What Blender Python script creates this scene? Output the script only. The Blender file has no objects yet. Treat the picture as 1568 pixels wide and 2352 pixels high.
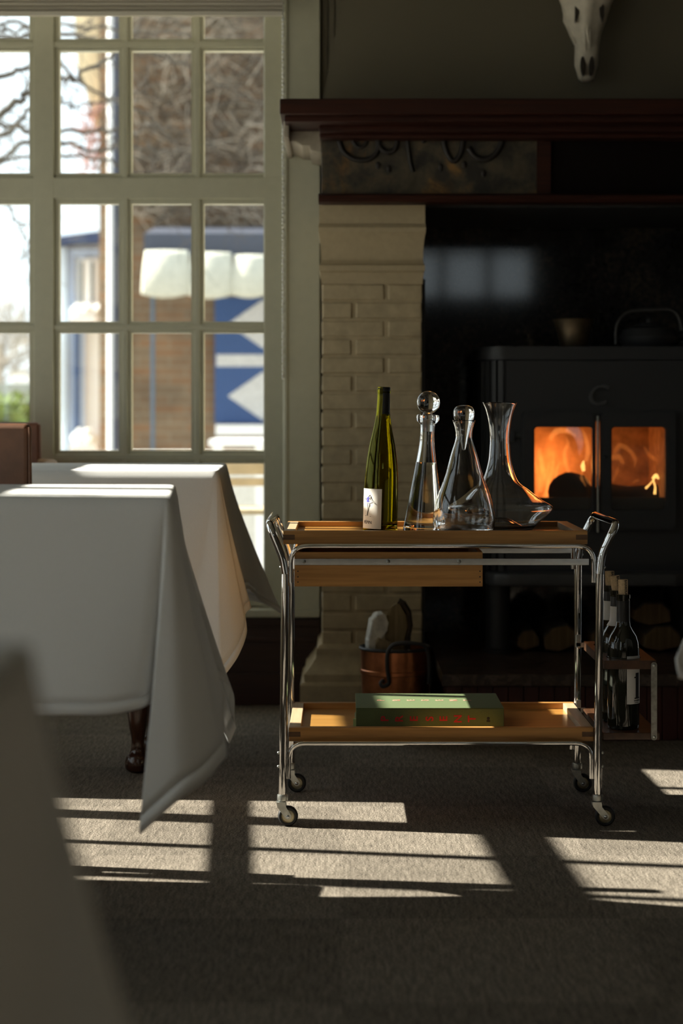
import bpy, bmesh, math, random
from mathutils import Vector, Matrix

random.seed(7)
S = bpy.context.scene
COL = S.collection
CAMZ, HZ, F = 0.902, 950.0, 4500.0      # eye height, horizon row, focal length in pixels of the 1568x2352 frame

def at(px, py, Y):
    """a point of the place, measured off the photograph at the distance Y"""
    return Vector(((px - 784.0) / F * Y, Y, CAMZ - (py - HZ) / F * Y))
def X(px, Y): return (px - 784.0) / F * Y
def Z(py, Y): return CAMZ - (py - HZ) / F * Y

# ------------------------------------------------------------------ camera
cam_d = bpy.data.cameras.new('camera')
cam = bpy.data.objects.new('camera', cam_d); COL.objects.link(cam)
cam.location = (0, 0, CAMZ); cam.rotation_euler = (math.pi / 2, 0, 0)
cam_d.sensor_fit = 'VERTICAL'; cam_d.sensor_height = 36.0
cam_d.lens = F / 2352 * 36.0
cam_d.shift_y = -(1176 - HZ) / 2352
cam_d.clip_start = 0.05; cam_d.clip_end = 300
cam_d.dof.use_dof = True; cam_d.dof.focus_distance = 4.38; cam_d.dof.aperture_fstop = 3.0
S.camera = cam

# ------------------------------------------------------------------ daylight
SUN_ELEV = math.radians(35.0)
SUN_DIR = Vector((0.983 * math.cos(SUN_ELEV), -0.182 * math.cos(SUN_ELEV), -math.sin(SUN_ELEV)))
sun_d = bpy.data.lights.new('sun', 'SUN'); sun_d.energy = 20.0; sun_d.angle = math.radians(0.53)
sun_d.color = (1.0, 0.93, 0.82)
sun = bpy.data.objects.new('sun', sun_d); COL.objects.link(sun)
sun.location = (-12, 6, 9)
sun.rotation_euler = SUN_DIR.to_track_quat('-Z', 'Y').to_euler()
W = bpy.data.worlds.new('sky'); S.world = W; W.use_nodes = True
bg = W.node_tree.nodes['Background']
bg.inputs['Color'].default_value = (0.83, 0.925, 1.0, 1); bg.inputs['Strength'].default_value = 2.0

S.view_settings.view_transform = 'Standard'; S.view_settings.look = 'None'
S.view_settings.gamma = 1.0; S.view_settings.use_curve_mapping = False
S.view_settings.exposure = 0.0
cy = S.cycles
cy.max_bounces = 14; cy.diffuse_bounces = 5; cy.glossy_bounces = 5; cy.transmission_bounces = 14
cy.transparent_max_bounces = 40; cy.volume_bounces = 0
cy.sample_clamp_indirect = 4.0; cy.caustics_reflective = False; cy.caustics_refractive = False
cy.use_denoising = True

# ------------------------------------------------------------------ materials
MATS = {}
def _mat(name):
    m = bpy.data.materials.new(name); m.use_nodes = True
    nt = m.node_tree
    b = nt.nodes['Principled BSDF']
    return m, nt, b
def N(nt, typ, **kw):
    n = nt.nodes.new(typ)
    for k, v in kw.items(): setattr(n, k, v)
    return n
def ramp(nt, fac, stops):
    r = N(nt, 'ShaderNodeValToRGB')
    els = r.color_ramp.elements
    while len(els) < len(stops): els.new(0.5)
    for e, (p, c) in zip(els, stops):
        e.position = p; e.color = (*c, 1) if len(c) == 3 else c
    nt.links.new(fac, r.inputs['Fac'])
    return r.outputs['Color']
def objcoord(nt, scale=(1, 1, 1)):
    t = N(nt, 'ShaderNodeTexCoord'); mp = N(nt, 'ShaderNodeMapping')
    mp.inputs['Scale'].default_value = scale
    nt.links.new(t.outputs['Object'], mp.inputs['Vector'])
    return mp.outputs['Vector']
def noise(nt, vec, scale, detail=4, rough=0.55, dist=0.0):
    n = N(nt, 'ShaderNodeTexNoise')
    n.inputs['Scale'].default_value = scale; n.inputs['Detail'].default_value = detail
    n.inputs['Roughness'].default_value = rough; n.inputs['Distortion'].default_value = dist
    nt.links.new(vec, n.inputs['Vector'])
    return n.outputs['Fac']
def bump(nt, b, fac, strength, dist=0.002):
    bp = N(nt, 'ShaderNodeBump'); bp.inputs['Strength'].default_value = strength
    bp.inputs['Distance'].default_value = dist
    nt.links.new(fac, bp.inputs['Height']); nt.links.new(bp.outputs['Normal'], b.inputs['Normal'])
def plain(name, col, rough=0.5, metal=0.0, spec=0.5, var=0.12, nscale=40, bmp=0.0, coat=0.0):
    """one colour with a little procedural unevenness"""
    if name in MATS: return MATS[name]
    m, nt, b = _mat(name)
    v = objcoord(nt)
    f = noise(nt, v, nscale)
    lo = tuple(c * (1 - var) for c in col); hi = tuple(min(1, c * (1 + var)) for c in col)
    nt.links.new(ramp(nt, f, [(0.3, lo), (0.7, hi)]), b.inputs['Base Color'])
    b.inputs['Roughness'].default_value = rough; b.inputs['Metallic'].default_value = metal
    b.inputs['Specular IOR Level'].default_value = spec; b.inputs['Coat Weight'].default_value = coat
    if bmp: bump(nt, b, f, bmp)
    MATS[name] = m
    return m
def wood(name, lo, hi, rough=0.4, grain=(1.2, 30, 30), axis='X', spec=0.5, coat=0.0):
    if name in MATS: return MATS[name]
    m, nt, b = _mat(name)
    sc = {'X': grain, 'Y': (grain[1], grain[0], grain[2]), 'Z': (grain[1], grain[2], grain[0])}[axis]
    v = objcoord(nt, sc)
    f = noise(nt, v, 3.0, 6, 0.6, 0.6)
    nt.links.new(ramp(nt, f, [(0.3, lo), (0.72, hi)]), b.inputs['Base Color'])
    b.inputs['Roughness'].default_value = rough; b.inputs['Specular IOR Level'].default_value = spec
    b.inputs['Coat Weight'].default_value = coat; b.inputs['Coat Roughness'].default_value = 0.15
    bump(nt, b, f, 0.15, 0.001)
    MATS[name] = m
    return m
def glass(name, col=(1, 1, 1), rough=0.0, ior=1.47):
    if name in MATS: return MATS[name]
    m, nt, b = _mat(name); nt.nodes.remove(b)
    g = N(nt, 'ShaderNodeBsdfGlass'); g.inputs['Color'].default_value = (*col, 1)
    g.inputs['Roughness'].default_value = rough; g.inputs['IOR'].default_value = ior
    nt.links.new(g.outputs[0], nt.nodes['Material Output'].inputs['Surface'])
    MATS[name] = m
    return m
def pane_glass(name, tint=(0.97, 0.985, 0.975), refl=0.06):
    """flat window glass: light goes straight through, a little mirrors"""
    if name in MATS: return MATS[name]
    m, nt, b = _mat(name); nt.nodes.remove(b)
    t = N(nt, 'ShaderNodeBsdfTransparent'); t.inputs['Color'].default_value = (*tint, 1)
    g = N(nt, 'ShaderNodeBsdfGlossy'); g.inputs['Roughness'].default_value = 0.02
    mx = N(nt, 'ShaderNodeMixShader'); mx.inputs['Fac'].default_value = refl
    nt.links.new(t.outputs[0], mx.inputs[1]); nt.links.new(g.outputs[0], mx.inputs[2])
    nt.links.new(mx.outputs[0], nt.nodes['Material Output'].inputs['Surface'])
    MATS[name] = m
    return m
def linen(name, col, trans=0.22):
    if name in MATS: return MATS[name]
    m, nt, b = _mat(name); nt.nodes.remove(b)
    v = objcoord(nt)
    f = noise(nt, v, 700, 3)
    c = ramp(nt, f, [(0.3, tuple(x * 0.94 for x in col)), (0.7, col)])
    d = N(nt, 'ShaderNodeBsdfDiffuse'); t = N(nt, 'ShaderNodeBsdfTranslucent')
    nt.links.new(c, d.inputs['Color']); nt.links.new(c, t.inputs['Color'])
    bp = N(nt, 'ShaderNodeBump'); bp.inputs['Strength'].default_value = 0.08; bp.inputs['Distance'].default_value = 0.0006
    nt.links.new(f, bp.inputs['Height']); nt.links.new(bp.outputs['Normal'], d.inputs['Normal'])
    mx = N(nt, 'ShaderNodeMixShader'); mx.inputs['Fac'].default_value = trans
    nt.links.new(d.outputs[0], mx.inputs[1]); nt.links.new(t.outputs[0], mx.inputs[2])
    nt.links.new(mx.outputs[0], nt.nodes['Material Output'].inputs['Surface'])
    MATS[name] = m
    return m
def glow(name, col, strength, var=0.0, scale=20):
    if name in MATS: return MATS[name]
    m, nt, b = _mat(name); nt.nodes.remove(b)
    e = N(nt, 'ShaderNodeEmission'); e.inputs['Color'].default_value = (*col, 1)
    e.inputs['Strength'].default_value = strength
    if var:
        f = noise(nt, objcoord(nt), scale)
        nt.links.new(ramp(nt, f, [(0.38, tuple(c * (1 - var) for c in col)), (0.65, col)]), e.inputs['Color'])
    nt.links.new(e.outputs[0], nt.nodes['Material Output'].inputs['Surface'])
    MATS[name] = m
    return m
def flame_mat(name, col, strength):
    if name in MATS: return MATS[name]
    m, nt, b = _mat(name); nt.nodes.remove(b)
    e = N(nt, 'ShaderNodeEmission'); e.inputs['Color'].default_value = (*col, 1)
    e.inputs['Strength'].default_value = strength
    nt.links.new(e.outputs[0], nt.nodes['Material Output'].inputs['Volume'])
    MATS[name] = m
    return m
def brick_mat(name, c1, c2, mortar, scale, bw=0.5, rh=0.25, ms=0.02):
    if name in MATS: return MATS[name]
    m, nt, b = _mat(name)
    t = N(nt, 'ShaderNodeTexCoord'); mp = N(nt, 'ShaderNodeMapping')
    mp.inputs['Rotation'].default_value = (math.pi / 2, 0, 0)
    nt.links.new(t.outputs['Object'], mp.inputs['Vector'])
    br = N(nt, 'ShaderNodeTexBrick')
    br.inputs['Color1'].default_value = (*c1, 1); br.inputs['Color2'].default_value = (*c2, 1)
    br.inputs['Mortar'].default_value = (*mortar, 1); br.inputs['Scale'].default_value = scale
    br.inputs['Mortar Size'].default_value = ms
    br.inputs['Brick Width'].default_value = bw; br.inputs['Row Height'].default_value = rh
    nt.links.new(mp.outputs['Vector'], br.inputs['Vector'])
    f = noise(nt, mp.outputs['Vector'], 3.5, 5)
    mx = N(nt, 'ShaderNodeMix', data_type='RGBA', blend_type='MULTIPLY')
    mx.inputs['Factor'].default_value = 0.8
    nt.links.new(br.outputs['Color'], mx.inputs['A'])
    nt.links.new(ramp(nt, f, [(0.3, (0.6, 0.55, 0.5)), (0.7, (1.15, 1.1, 1.0))]), mx.inputs['B'])
    nt.links.new(mx.outputs['Result'], b.inputs['Base Color'])
    b.inputs['Roughness'].default_value = 0.85
    MATS[name] = m
    return m

def carpet_mat():
    m, nt, b = _mat('carpet')
    v = objcoord(nt)
    f = noise(nt, v, 260, 4, 0.7)
    ck = N(nt, 'ShaderNodeTexChecker'); ck.inputs['Scale'].default_value = 2.0
    ck.inputs['Color1'].default_value = (0.90, 0.90, 0.90, 1); ck.inputs['Color2'].default_value = (1.08, 1.08, 1.08, 1)
    nt.links.new(objcoord(nt, (1, 1, 0.01)), ck.inputs['Vector'])
    v2 = objcoord(nt, (1, 0.12, 1)); f2 = noise(nt, v2, 140, 3, 0.6)
    mm = N(nt, 'ShaderNodeMath', operation='ADD'); nt.links.new(f, mm.inputs[0])
    m2 = N(nt, 'ShaderNodeMath', operation='MULTIPLY'); m2.inputs[1].default_value = 0.35
    nt.links.new(f2, m2.inputs[0]); nt.links.new(m2.outputs[0], mm.inputs[1])
    c = ramp(nt, mm.outputs[0], [(0.50, (0.055, 0.047, 0.039)), (0.68, (0.215, 0.185, 0.150)), (0.86, (0.42, 0.365, 0.30))])
    mx = N(nt, 'ShaderNodeMix', data_type='RGBA', blend_type='MULTIPLY'); mx.inputs['Factor'].default_value = 1
    nt.links.new(c, mx.inputs['A']); nt.links.new(ck.outputs['Color'], mx.inputs['B'])
    nt.links.new(mx.outputs['Result'], b.inputs['Base Color'])
    b.inputs['Roughness'].default_value = 1.0; b.inputs['Specular IOR Level'].default_value = 0.05
    bump(nt, b, mm.outputs[0], 0.9, 0.004)
    return m

M_carpet = carpet_mat()
M_frame = plain('cream window paint', (0.47, 0.455, 0.345), 0.4, var=0.03)
M_wall = plain('olive wall paint', (0.40, 0.37, 0.28), 0.8, var=0.05)
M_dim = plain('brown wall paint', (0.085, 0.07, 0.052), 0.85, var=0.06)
M_hood = plain('dark olive hood paint', (0.145, 0.125, 0.085), 0.8, var=0.06, nscale=300)
M_ceil = plain('ceiling paint', (0.30, 0.28, 0.23), 0.9, var=0.03)
M_pane = pane_glass('window glass')
M_mahog = wood('mahogany', (0.019, 0.005, 0.0025), (0.050, 0.012, 0.005), 0.55, spec=0.25)
M_darkwood = wood('dark panel wood', (0.022, 0.008, 0.005), (0.045, 0.016, 0.009), 0.4)
M_redwood = wood('dark red wood', (0.05, 0.012, 0.009), (0.09, 0.022, 0.015), 0.5, axis='Z')
M_brick = plain('painted brick', (0.43, 0.34, 0.205), 0.6, var=0.13, nscale=26, bmp=1.0)
M_plaster = plain('painted moulding', (0.43, 0.34, 0.205), 0.65, var=0.05, nscale=60, bmp=0.15)
M_chrome = plain('chrome', (0.72, 0.71, 0.70), 0.045, 1.0, var=0.05, nscale=25)
M_steel = plain('brushed steel', (0.58, 0.60, 0.62), 0.22, 1.0, var=0.10, nscale=60)
M_zinc = plain('zinc plated steel', (0.52, 0.53, 0.5), 0.38, 1.0, var=0.15, nscale=80)
M_rubber = plain('black rubber', (0.012, 0.012, 0.012), 0.6)
M_hub = plain('brass coloured hub', (0.45, 0.40, 0.28), 0.4, 1.0, nscale=80)
M_teak = wood('teak', (0.32, 0.145, 0.036), (0.56, 0.275, 0.080), 0.38, (1.0, 26, 26), 'X')
M_teakY = wood('teak across', (0.40, 0.28, 0.16), (0.55, 0.41, 0.26), 0.42, (1.0, 26, 26), 'Y')
M_veneer = wood('tray veneer', (0.33, 0.155, 0.035), (0.48, 0.245, 0.06), 0.28, (0.8, 18, 18), 'X', coat=0.3)
M_walnut = wood('walnut board', (0.045, 0.02, 0.010), (0.09, 0.04, 0.018), 0.35, (1.0, 22, 22), 'Y')
M_iron = plain('black cast iron', (0.028, 0.028, 0.029), 0.48, 0.0, 0.5, var=0.2, nscale=300, bmp=0.1)
M_cloth = linen('white linen', (0.87, 0.865, 0.85))
M_leather = plain('brown leather', (0.115, 0.048, 0.022), 0.45, var=0.25, nscale=25, bmp=0.1)
M_leather2 = plain('reddish brown leather', (0.15, 0.052, 0.025), 0.5, var=0.25, nscale=25, bmp=0.1)
M_chairwood = wood('chair arm wood', (0.24, 0.14, 0.07), (0.36, 0.22, 0.11), 0.4)
M_legwood = wood('polished dark leg wood', (0.03, 0.011, 0.006), (0.06, 0.022, 0.012), 0.15, axis='Z')
M_clear = glass('clear glass')
M_frost = glass('ground glass', (0.95, 0.96, 0.96), 0.35)
M_water = glass('water', (1, 1, 1), 0.0, 1.33)
M_green = glass('green bottle glass', (0.66, 0.63, 0.20), 0.0, 1.5)
M_wine = glass('pale wine', (0.90, 0.86, 0.42), 0.0, 1.34)
M_black = plain('black glossy bottle glass', (0.010, 0.011, 0.006), 0.06, 0, 0.6, var=0.2, coat=0.2)
M_foil = plain('black foil capsule', (0.013, 0.012, 0.011), 0.35)
M_paper = plain('cream label paper', (0.82, 0.78, 0.70), 0.7, var=0.03)
M_paper2 = plain('white label paper', (0.70, 0.69, 0.68), 0.7, var=0.03)
M_ink = plain('black ink', (0.012, 0.012, 0.014), 0.7)
M_blueink = plain('blue ink', (0.06, 0.06, 0.33), 0.7)
M_redink = plain('red ink', (0.48, 0.012, 0.02), 0.6)
M_pinkink = plain('pale red ink', (0.75, 0.30, 0.22), 0.6)
M_cork = plain('cork', (0.62, 0.47, 0.30), 0.85, var=0.2, nscale=250, bmp=0.3)
M_bookcloth = plain('green book cloth', (0.105, 0.145, 0.058), 0.8, var=0.12, nscale=900, bmp=0.15)
M_pages = plain('book pages', (0.75, 0.72, 0.64), 0.9, var=0.05)
M_copper = plain('worn copper', (0.45, 0.17, 0.075), 0.32, 1.0, var=0.35, nscale=18)
M_brass = plain('old brass', (0.50, 0.38, 0.24), 0.42, 1.0, var=0.25, nscale=30)
M_bone = plain('bone', (0.66, 0.60, 0.49), 0.65, var=0.10, nscale=45, bmp=0.25)
M_hollowshade = plain('painted hollow shade', (0.035, 0.026, 0.018), 0.9)  # dark colour paints the shade inside the skull's openings
M_darkzinc = plain('dull worn steel', (0.30, 0.30, 0.28), 0.45, 0.9, var=0.3, nscale=90)
M_litsplit = wood('lit split wood', (0.17, 0.125, 0.065), (0.32, 0.25, 0.145), 0.85, axis='Z', spec=0.2)  # same split wood, coloured lighter as if lit, for the copper bucket
M_bark = plain('birch bark', (0.62, 0.60, 0.55), 0.8, var=0.45, nscale=22, bmp=0.5)
M_shadedsplit = wood('shaded split wood', (0.10, 0.062, 0.028), (0.19, 0.12, 0.058), 0.85, axis='Z', spec=0.2)  # split wood darkened to paint in the shade under the stove
M_darkbark = plain('dark bark', (0.05, 0.035, 0.022), 0.9, var=0.4, nscale=40, bmp=0.6)
M_blind = linen('blind fabric', (0.62, 0.58, 0.50), 0.15)

# ------------------------------------------------------------------ mesh helpers
class MB:
    def __init__(self): self.bm = bmesh.new(); self.bevelled = False
    def _merge(self, b2):
        me = bpy.data.meshes.new('t'); b2.to_mesh(me); b2.free()
        self.bm.from_mesh(me); bpy.data.meshes.remove(me)
        return self
    def box(self, x0, x1, y0, y1, z0, z1, bev=0.0, seg=2, rot=None):
        b = bmesh.new(); bmesh.ops.create_cube(b, size=1)
        for v in b.verts:
            v.co = Vector(((x0 + x1) / 2 + v.co.x * (x1 - x0), (y0 + y1) / 2 + v.co.y * (y1 - y0), (z0 + z1) / 2 + v.co.z * (z1 - z0)))
        if bev: self.bevelled = True
        if bev: bmesh.ops.bevel(b, geom=list(b.edges), offset=bev, segments=seg, profile=0.5, affect='EDGES')
        if rot is not None: bmesh.ops.transform(b, matrix=rot, verts=b.verts)
        return self._merge(b)
    def prism(self, pts, axis, a0, a1, bev=0.0):
        """polygon pts (in the other two axes, in order) pushed along axis from a0 to a1"""
        b = bmesh.new()
        def mk(p, a):
            if axis == 'Y': return (p[0], a, p[1])
            if axis == 'X': return (a, p[0], p[1])
            return (p[0], p[1], a)
        v0 = [b.verts.new(mk(p, a0)) for p in pts]; v1 = [b.verts.new(mk(p, a1)) for p in pts]
        n = len(pts)
        b.faces.new(v0); b.faces.new(list(reversed(v1)))
        for i in range(n): b.faces.new((v0[i], v1[i], v1[(i + 1) % n], v0[(i + 1) % n]))
        bmesh.ops.recalc_face_normals(b, faces=b.faces)
        if bev: bmesh.ops.bevel(b, geom=list(b.edges), offset=bev, segments=2, profile=0.5, affect='EDGES')
        return self._merge(b)
    def ringplate(self, outer, inner, axis, a0, a1):
        """plate with a hole: outer and inner loops of equal length"""
        b = bmesh.new()
        def mk(p, a):
            if axis == 'Y': return (p[0], a, p[1])
            return (p[0], p[1], a)
        L = [[b.verts.new(mk(p, a)) for p in lp] for a in (a0, a1) for lp in (outer, inner)]
        n = len(outer)
        for i in range(n):
            j = (i + 1) % n
            b.faces.new((L[0][i], L[0][j], L[1][j], L[1][i])); b.faces.new((L[2][i], L[3][i], L[3][j], L[2][j]))
            b.faces.new((L[0][i], L[2][i], L[2][j], L[0][j])); b.faces.new((L[1][i], L[1][j], L[3][j], L[3][i]))
        bmesh.ops.recalc_face_normals(b, faces=b.faces)
        return self._merge(b)
    def tube(self, pts, r, seg=12, closed=False, caps=True):
        """r: a radius or one per point"""
        b = bmesh.new(); P = [Vector(p) for p in pts]; n = len(P)
        R = r if isinstance(r, (list, tuple)) else [r] * n
        nrm = None; rings = []
        for i in range(n):
            if closed: t = (P[(i + 1) % n] - P[i - 1]).normalized()
            else: t = (P[min(i + 1, n - 1)] - P[max(i - 1, 0)]).normalized()
            if nrm is None:
                nrm = t.orthogonal().normalized()
            else:
                nrm = (nrm - t * nrm.dot(t))
                nrm = nrm.normalized() if nrm.length > 1e-6 else t.orthogonal().normalized()
            bn = t.cross(nrm)
            rings.append([b.verts.new(P[i] + (nrm * math.cos(2 * math.pi * k / seg) + bn * math.sin(2 * math.pi * k / seg)) * R[i]) for k in range(seg)])
        m = n if closed else n - 1
        for i in range(m):
            A, B = rings[i], rings[(i + 1) % n]
            for k in range(seg):
                b.faces.new((A[k], A[(k + 1) % seg], B[(k + 1) % seg], B[k]))
        if caps and not closed:
            b.faces.new(list(reversed(rings[0]))); b.faces.new(rings[-1])
        bmesh.ops.recalc_face_normals(b, faces=b.faces)
        return self._merge(b)
    def lathe(self, prof, c=(0, 0, 0), seg=40, a0=0.0, a1=2 * math.pi, mat=None):
        """profile [(r, z)] turned round the vertical axis through c"""
        b = bmesh.new(); full = abs(a1 - a0 - 2 * math.pi) < 1e-6
        cols = seg if full else seg + 1
        rings = []
        for (r, z) in prof:
            if r < 1e-6: rings.append([b.verts.new((0, 0, z))])
            else: rings.append([b.verts.new((r * math.cos(a0 + (a1 - a0) * k / seg), r * math.sin(a0 + (a1 - a0) * k / seg), z)) for k in range(cols)])
        for A, B in zip(rings, rings[1:]):
            for k in range(seg):
                j = (k + 1) % cols if full else k + 1
                if len(A) == 1 and len(B) == 1: continue
                if len(A) == 1: b.faces.new((A[0], B[j], B[k]))
                elif len(B) == 1: b.faces.new((A[k], A[j], B[0]))
                else: b.faces.new((A[k], A[j], B[j], B[k]))
        bmesh.ops.recalc_face_normals(b, faces=b.faces)
        M = Matrix.Translation(Vector(c))
        if mat is not None: M = M @ mat
        bmesh.ops.transform(b, matrix=M, verts=b.verts)
        return self._merge(b)
    def ball(self, c, r, sub=3, sc=(1, 1, 1)):
        b = bmesh.new(); bmesh.ops.create_icosphere(b, subdivisions=sub, radius=1)
        for v in b.verts: v.co = Vector(c) + Vector((v.co.x * r * sc[0], v.co.y * r * sc[1], v.co.z * r * sc[2]))
        return self._merge(b)
    def cyl(self, p0, p1, r, seg=20): return self.tube([p0, p1], r, seg)
    def sheet(self, fn, nu, nv):
        b = bmesh.new()
        g = [[b.verts.new(fn(i / nu, j / nv)) for j in range(nv + 1)] for i in range(nu + 1)]
        for i in range(nu):
            for j in range(nv): b.faces.new((g[i][j], g[i + 1][j], g[i + 1][j + 1], g[i][j + 1]))
        return self._merge(b)
    def mesh(self, me, M=None):
        if M is not None: me.transform(M)
        self.bm.from_mesh(me); bpy.data.meshes.remove(me)
        return self
    def jitter(self, amp, seed=0):
        rnd = random.Random(seed)
        for v in self.bm.verts: v.co += Vector((rnd.uniform(-amp, amp), rnd.uniform(-amp, amp), rnd.uniform(-amp, amp)))
        return self
    def transform(self, M):
        bmesh.ops.transform(self.bm, matrix=M, verts=self.bm.verts); return self

ORG = {}
def tag(o, label=None, cat=None, group=None, kind=None):
    if label: o['label'] = label
    if cat: o['category'] = cat
    if group: o['group'] = group
    if kind: o['kind'] = kind
    return o
def obj(name, mb, mat, parent=None, smooth=35, base=None):
    """link mb as one mesh object; with a parent its vertices move into the parent's frame"""
    me = bpy.data.meshes.new(name)
    org = ORG[parent.name] if parent is not None else Vector(base if base is not None else (0, 0, 0))
    if base is None and parent is None:
        vs = [v.co for v in mb.bm.verts]
        lo = Vector([min(v[i] for v in vs) for i in range(3)]); hi = Vector([max(v[i] for v in vs) for i in range(3)])
        org = Vector(((lo.x + hi.x) / 2, (lo.y + hi.y) / 2, lo.z))
    bmesh.ops.translate(mb.bm, vec=-org, verts=mb.bm.verts)
    mb.bm.to_mesh(me); mb.bm.free()
    if smooth:
        for p in me.polygons: p.use_smooth = True
        me.set_sharp_from_angle(angle=math.radians(smooth))
    me.materials.append(mat)
    o = bpy.data.objects.new(name, me); COL.objects.link(o)
    if mb.bevelled and smooth:                      # flat faces stay flat beside their rounded edges
        w = o.modifiers.new('flat_faces', 'WEIGHTED_NORMAL'); w.keep_sharp = True
    if parent is not None: o.parent = parent
    else: o.location = org
    ORG[o.name] = org
    return o
def thing(name, label, cat, loc, group=None, kind=None):
    o = bpy.data.objects.new(name, None); COL.objects.link(o)
    o.empty_display_size = 0.1; o.location = loc; ORG[o.name] = Vector(loc)
    return tag(o, label, cat, group, kind)
def dup(root, loc, label):
    """a copy of a thing with its parts and their sub-parts"""
    r = root.copy(); COL.objects.link(r); r.location = loc; r['label'] = label; ORG[r.name] = Vector(loc)
    for ch in list(root.children):
        c = ch.copy(); COL.objects.link(c); c.parent = r
        for g in list(ch.children):
            d = g.copy(); COL.objects.link(d); d.parent = c
    return r
def arc(c, r, a0, a1, n, plane='XZ'):
    out = []
    for i in range(n + 1):
        a = math.radians(a0 + (a1 - a0) * i / n)
        if plane == 'XZ': out.append(Vector((c[0] + r * math.cos(a), c[1], c[2] + r * math.sin(a))))
        elif plane == 'XY': out.append(Vector((c[0] + r * math.cos(a), c[1] + r * math.sin(a), c[2])))
        else: out.append(Vector((c[0], c[1] + r * math.cos(a), c[2] + r * math.sin(a))))
    return out
def round_path(pts, r, n=6):
    """polyline with its inner corners rounded"""
    P = [Vector(p) for p in pts]; out = [P[0]]
    rr = r if isinstance(r, (list, tuple)) else [r] * len(P)
    for i in range(1, len(P) - 1):
        d0 = (P[i - 1] - P[i]); d1 = (P[i + 1] - P[i])
        k = min(rr[i], d0.length * 0.48, d1.length * 0.48)
        a = P[i] + d0.normalized() * k; b = P[i] + d1.normalized() * k
        for j in range(n + 1):
            t = j / n
            out.append(a * (1 - t) ** 2 + P[i] * 2 * t * (1 - t) + b * t ** 2)
    out.append(P[-1]); return out
def spline(pts, n=8):
    P = [Vector(p) for p in pts]; out = []
    for i in range(len(P) - 1):
        p0 = P[i - 1] if i else P[0] * 2 - P[1]; p1, p2 = P[i], P[i + 1]
        p3 = P[i + 2] if i + 2 < len(P) else P[-1] * 2 - P[-2]
        for j in range(n):
            t = j / n
            out.append(0.5 * ((2 * p1) + (p2 - p0) * t + (2 * p0 - 5 * p1 + 4 * p2 - p3) * t * t + (3 * p1 - p0 - 3 * p2 + p3) * t ** 3))
    out.append(P[-1]); return out
def rrect(x0, x1, z0, z1, r, n=6):
    out = []
    for cx, cz, a in ((x1 - r, z1 - r, 0), (x0 + r, z1 - r, 90), (x0 + r, z0 + r, 180), (x1 - r, z0 + r, 270)):
        for i in range(n + 1):
            t = math.radians(a + 90 * i / n); out.append((cx + r * math.cos(t), cz + r * math.sin(t)))
    return out
def text_mesh(body, size, extrude=0.0003, shear=0.0, bold=0.0):
    cu = bpy.data.curves.new('t', 'FONT'); cu.body = body; cu.size = size; cu.extrude = extrude; cu.shear = shear
    cu.offset = bold; cu.align_x = 'CENTER'; cu.align_y = 'CENTER'; cu.resolution_u = 4
    o = bpy.data.objects.new('t', cu); COL.objects.link(o)
    bpy.context.view_layer.update()
    me = bpy.data.meshes.new_from_object(o.evaluated_get(bpy.context.evaluated_depsgraph_get()))
    bpy.data.objects.remove(o); bpy.data.curves.remove(cu)
    return me

# ------------------------------------------------------------------ the room
LX, LY0, LK = -1.81, 4.2, -0.052         # left wall: x = LX + LK*(y-LY0)
def lw(u, d=0.0):                         # point of the left wall's inner face at y=u, d metres outwards
    return LX + LK * (u - LY0) - d, u
BY = 6.10                                 # inner face of the back wall
def struct(name, mb, mat, **kw): return tag(obj(name, mb, mat, **kw), kind='structure')

struct('floor', MB().box(-2.2, 3.0, -2.6, 6.25, -0.06, 0.0).box(-0.17, 3.0, 6.25, 6.76, -0.06, 0.0), M_carpet, base=(0, 0, 0), smooth=0)
struct('ceiling', MB().box(-2.3, 3.1, -2.7, 6.3, 2.75, 2.85), M_ceil, smooth=0)
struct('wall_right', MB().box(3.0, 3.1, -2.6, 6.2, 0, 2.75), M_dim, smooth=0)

def left_prism(u0, u1, z0, z1, d0=0.0, d1=0.14):
    a, b = lw(u0, d0), lw(u1, d0); c, d = lw(u1, d1), lw(u0, d1)
    return MB().prism([a, b, c, d], 'Z', z0, z1)
def merge(*mbs):
    m = mbs[0]
    for k in mbs[1:]: m._merge(k.bm)
    return m
LU0, LU1, LZ0, LZ1, LZT = 3.42, 5.53, 0.32, 2.52, 2.22   # opening of the left window
struct('wall_left', merge(left_prism(-2.6, -1.9, 0, 2.75), left_prism(0.6, 1.56, 0, 2.75), left_prism(2.76, LU0, 0, 2.75), left_prism(-1.9, 0.6, 0, LZ0), left_prism(-1.9, 0.6, LZ1, 2.75), left_prism(1.56, 2.76, 0, LZ0), left_prism(1.56, 2.76, LZ1, 2.75), left_prism(LU1, 6.2, 0, 2.75), left_prism(LU0, LU1, 0, LZ0), left_prism(LU0, LU1, LZT, 2.75)), M_wall, smooth=0)

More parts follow.
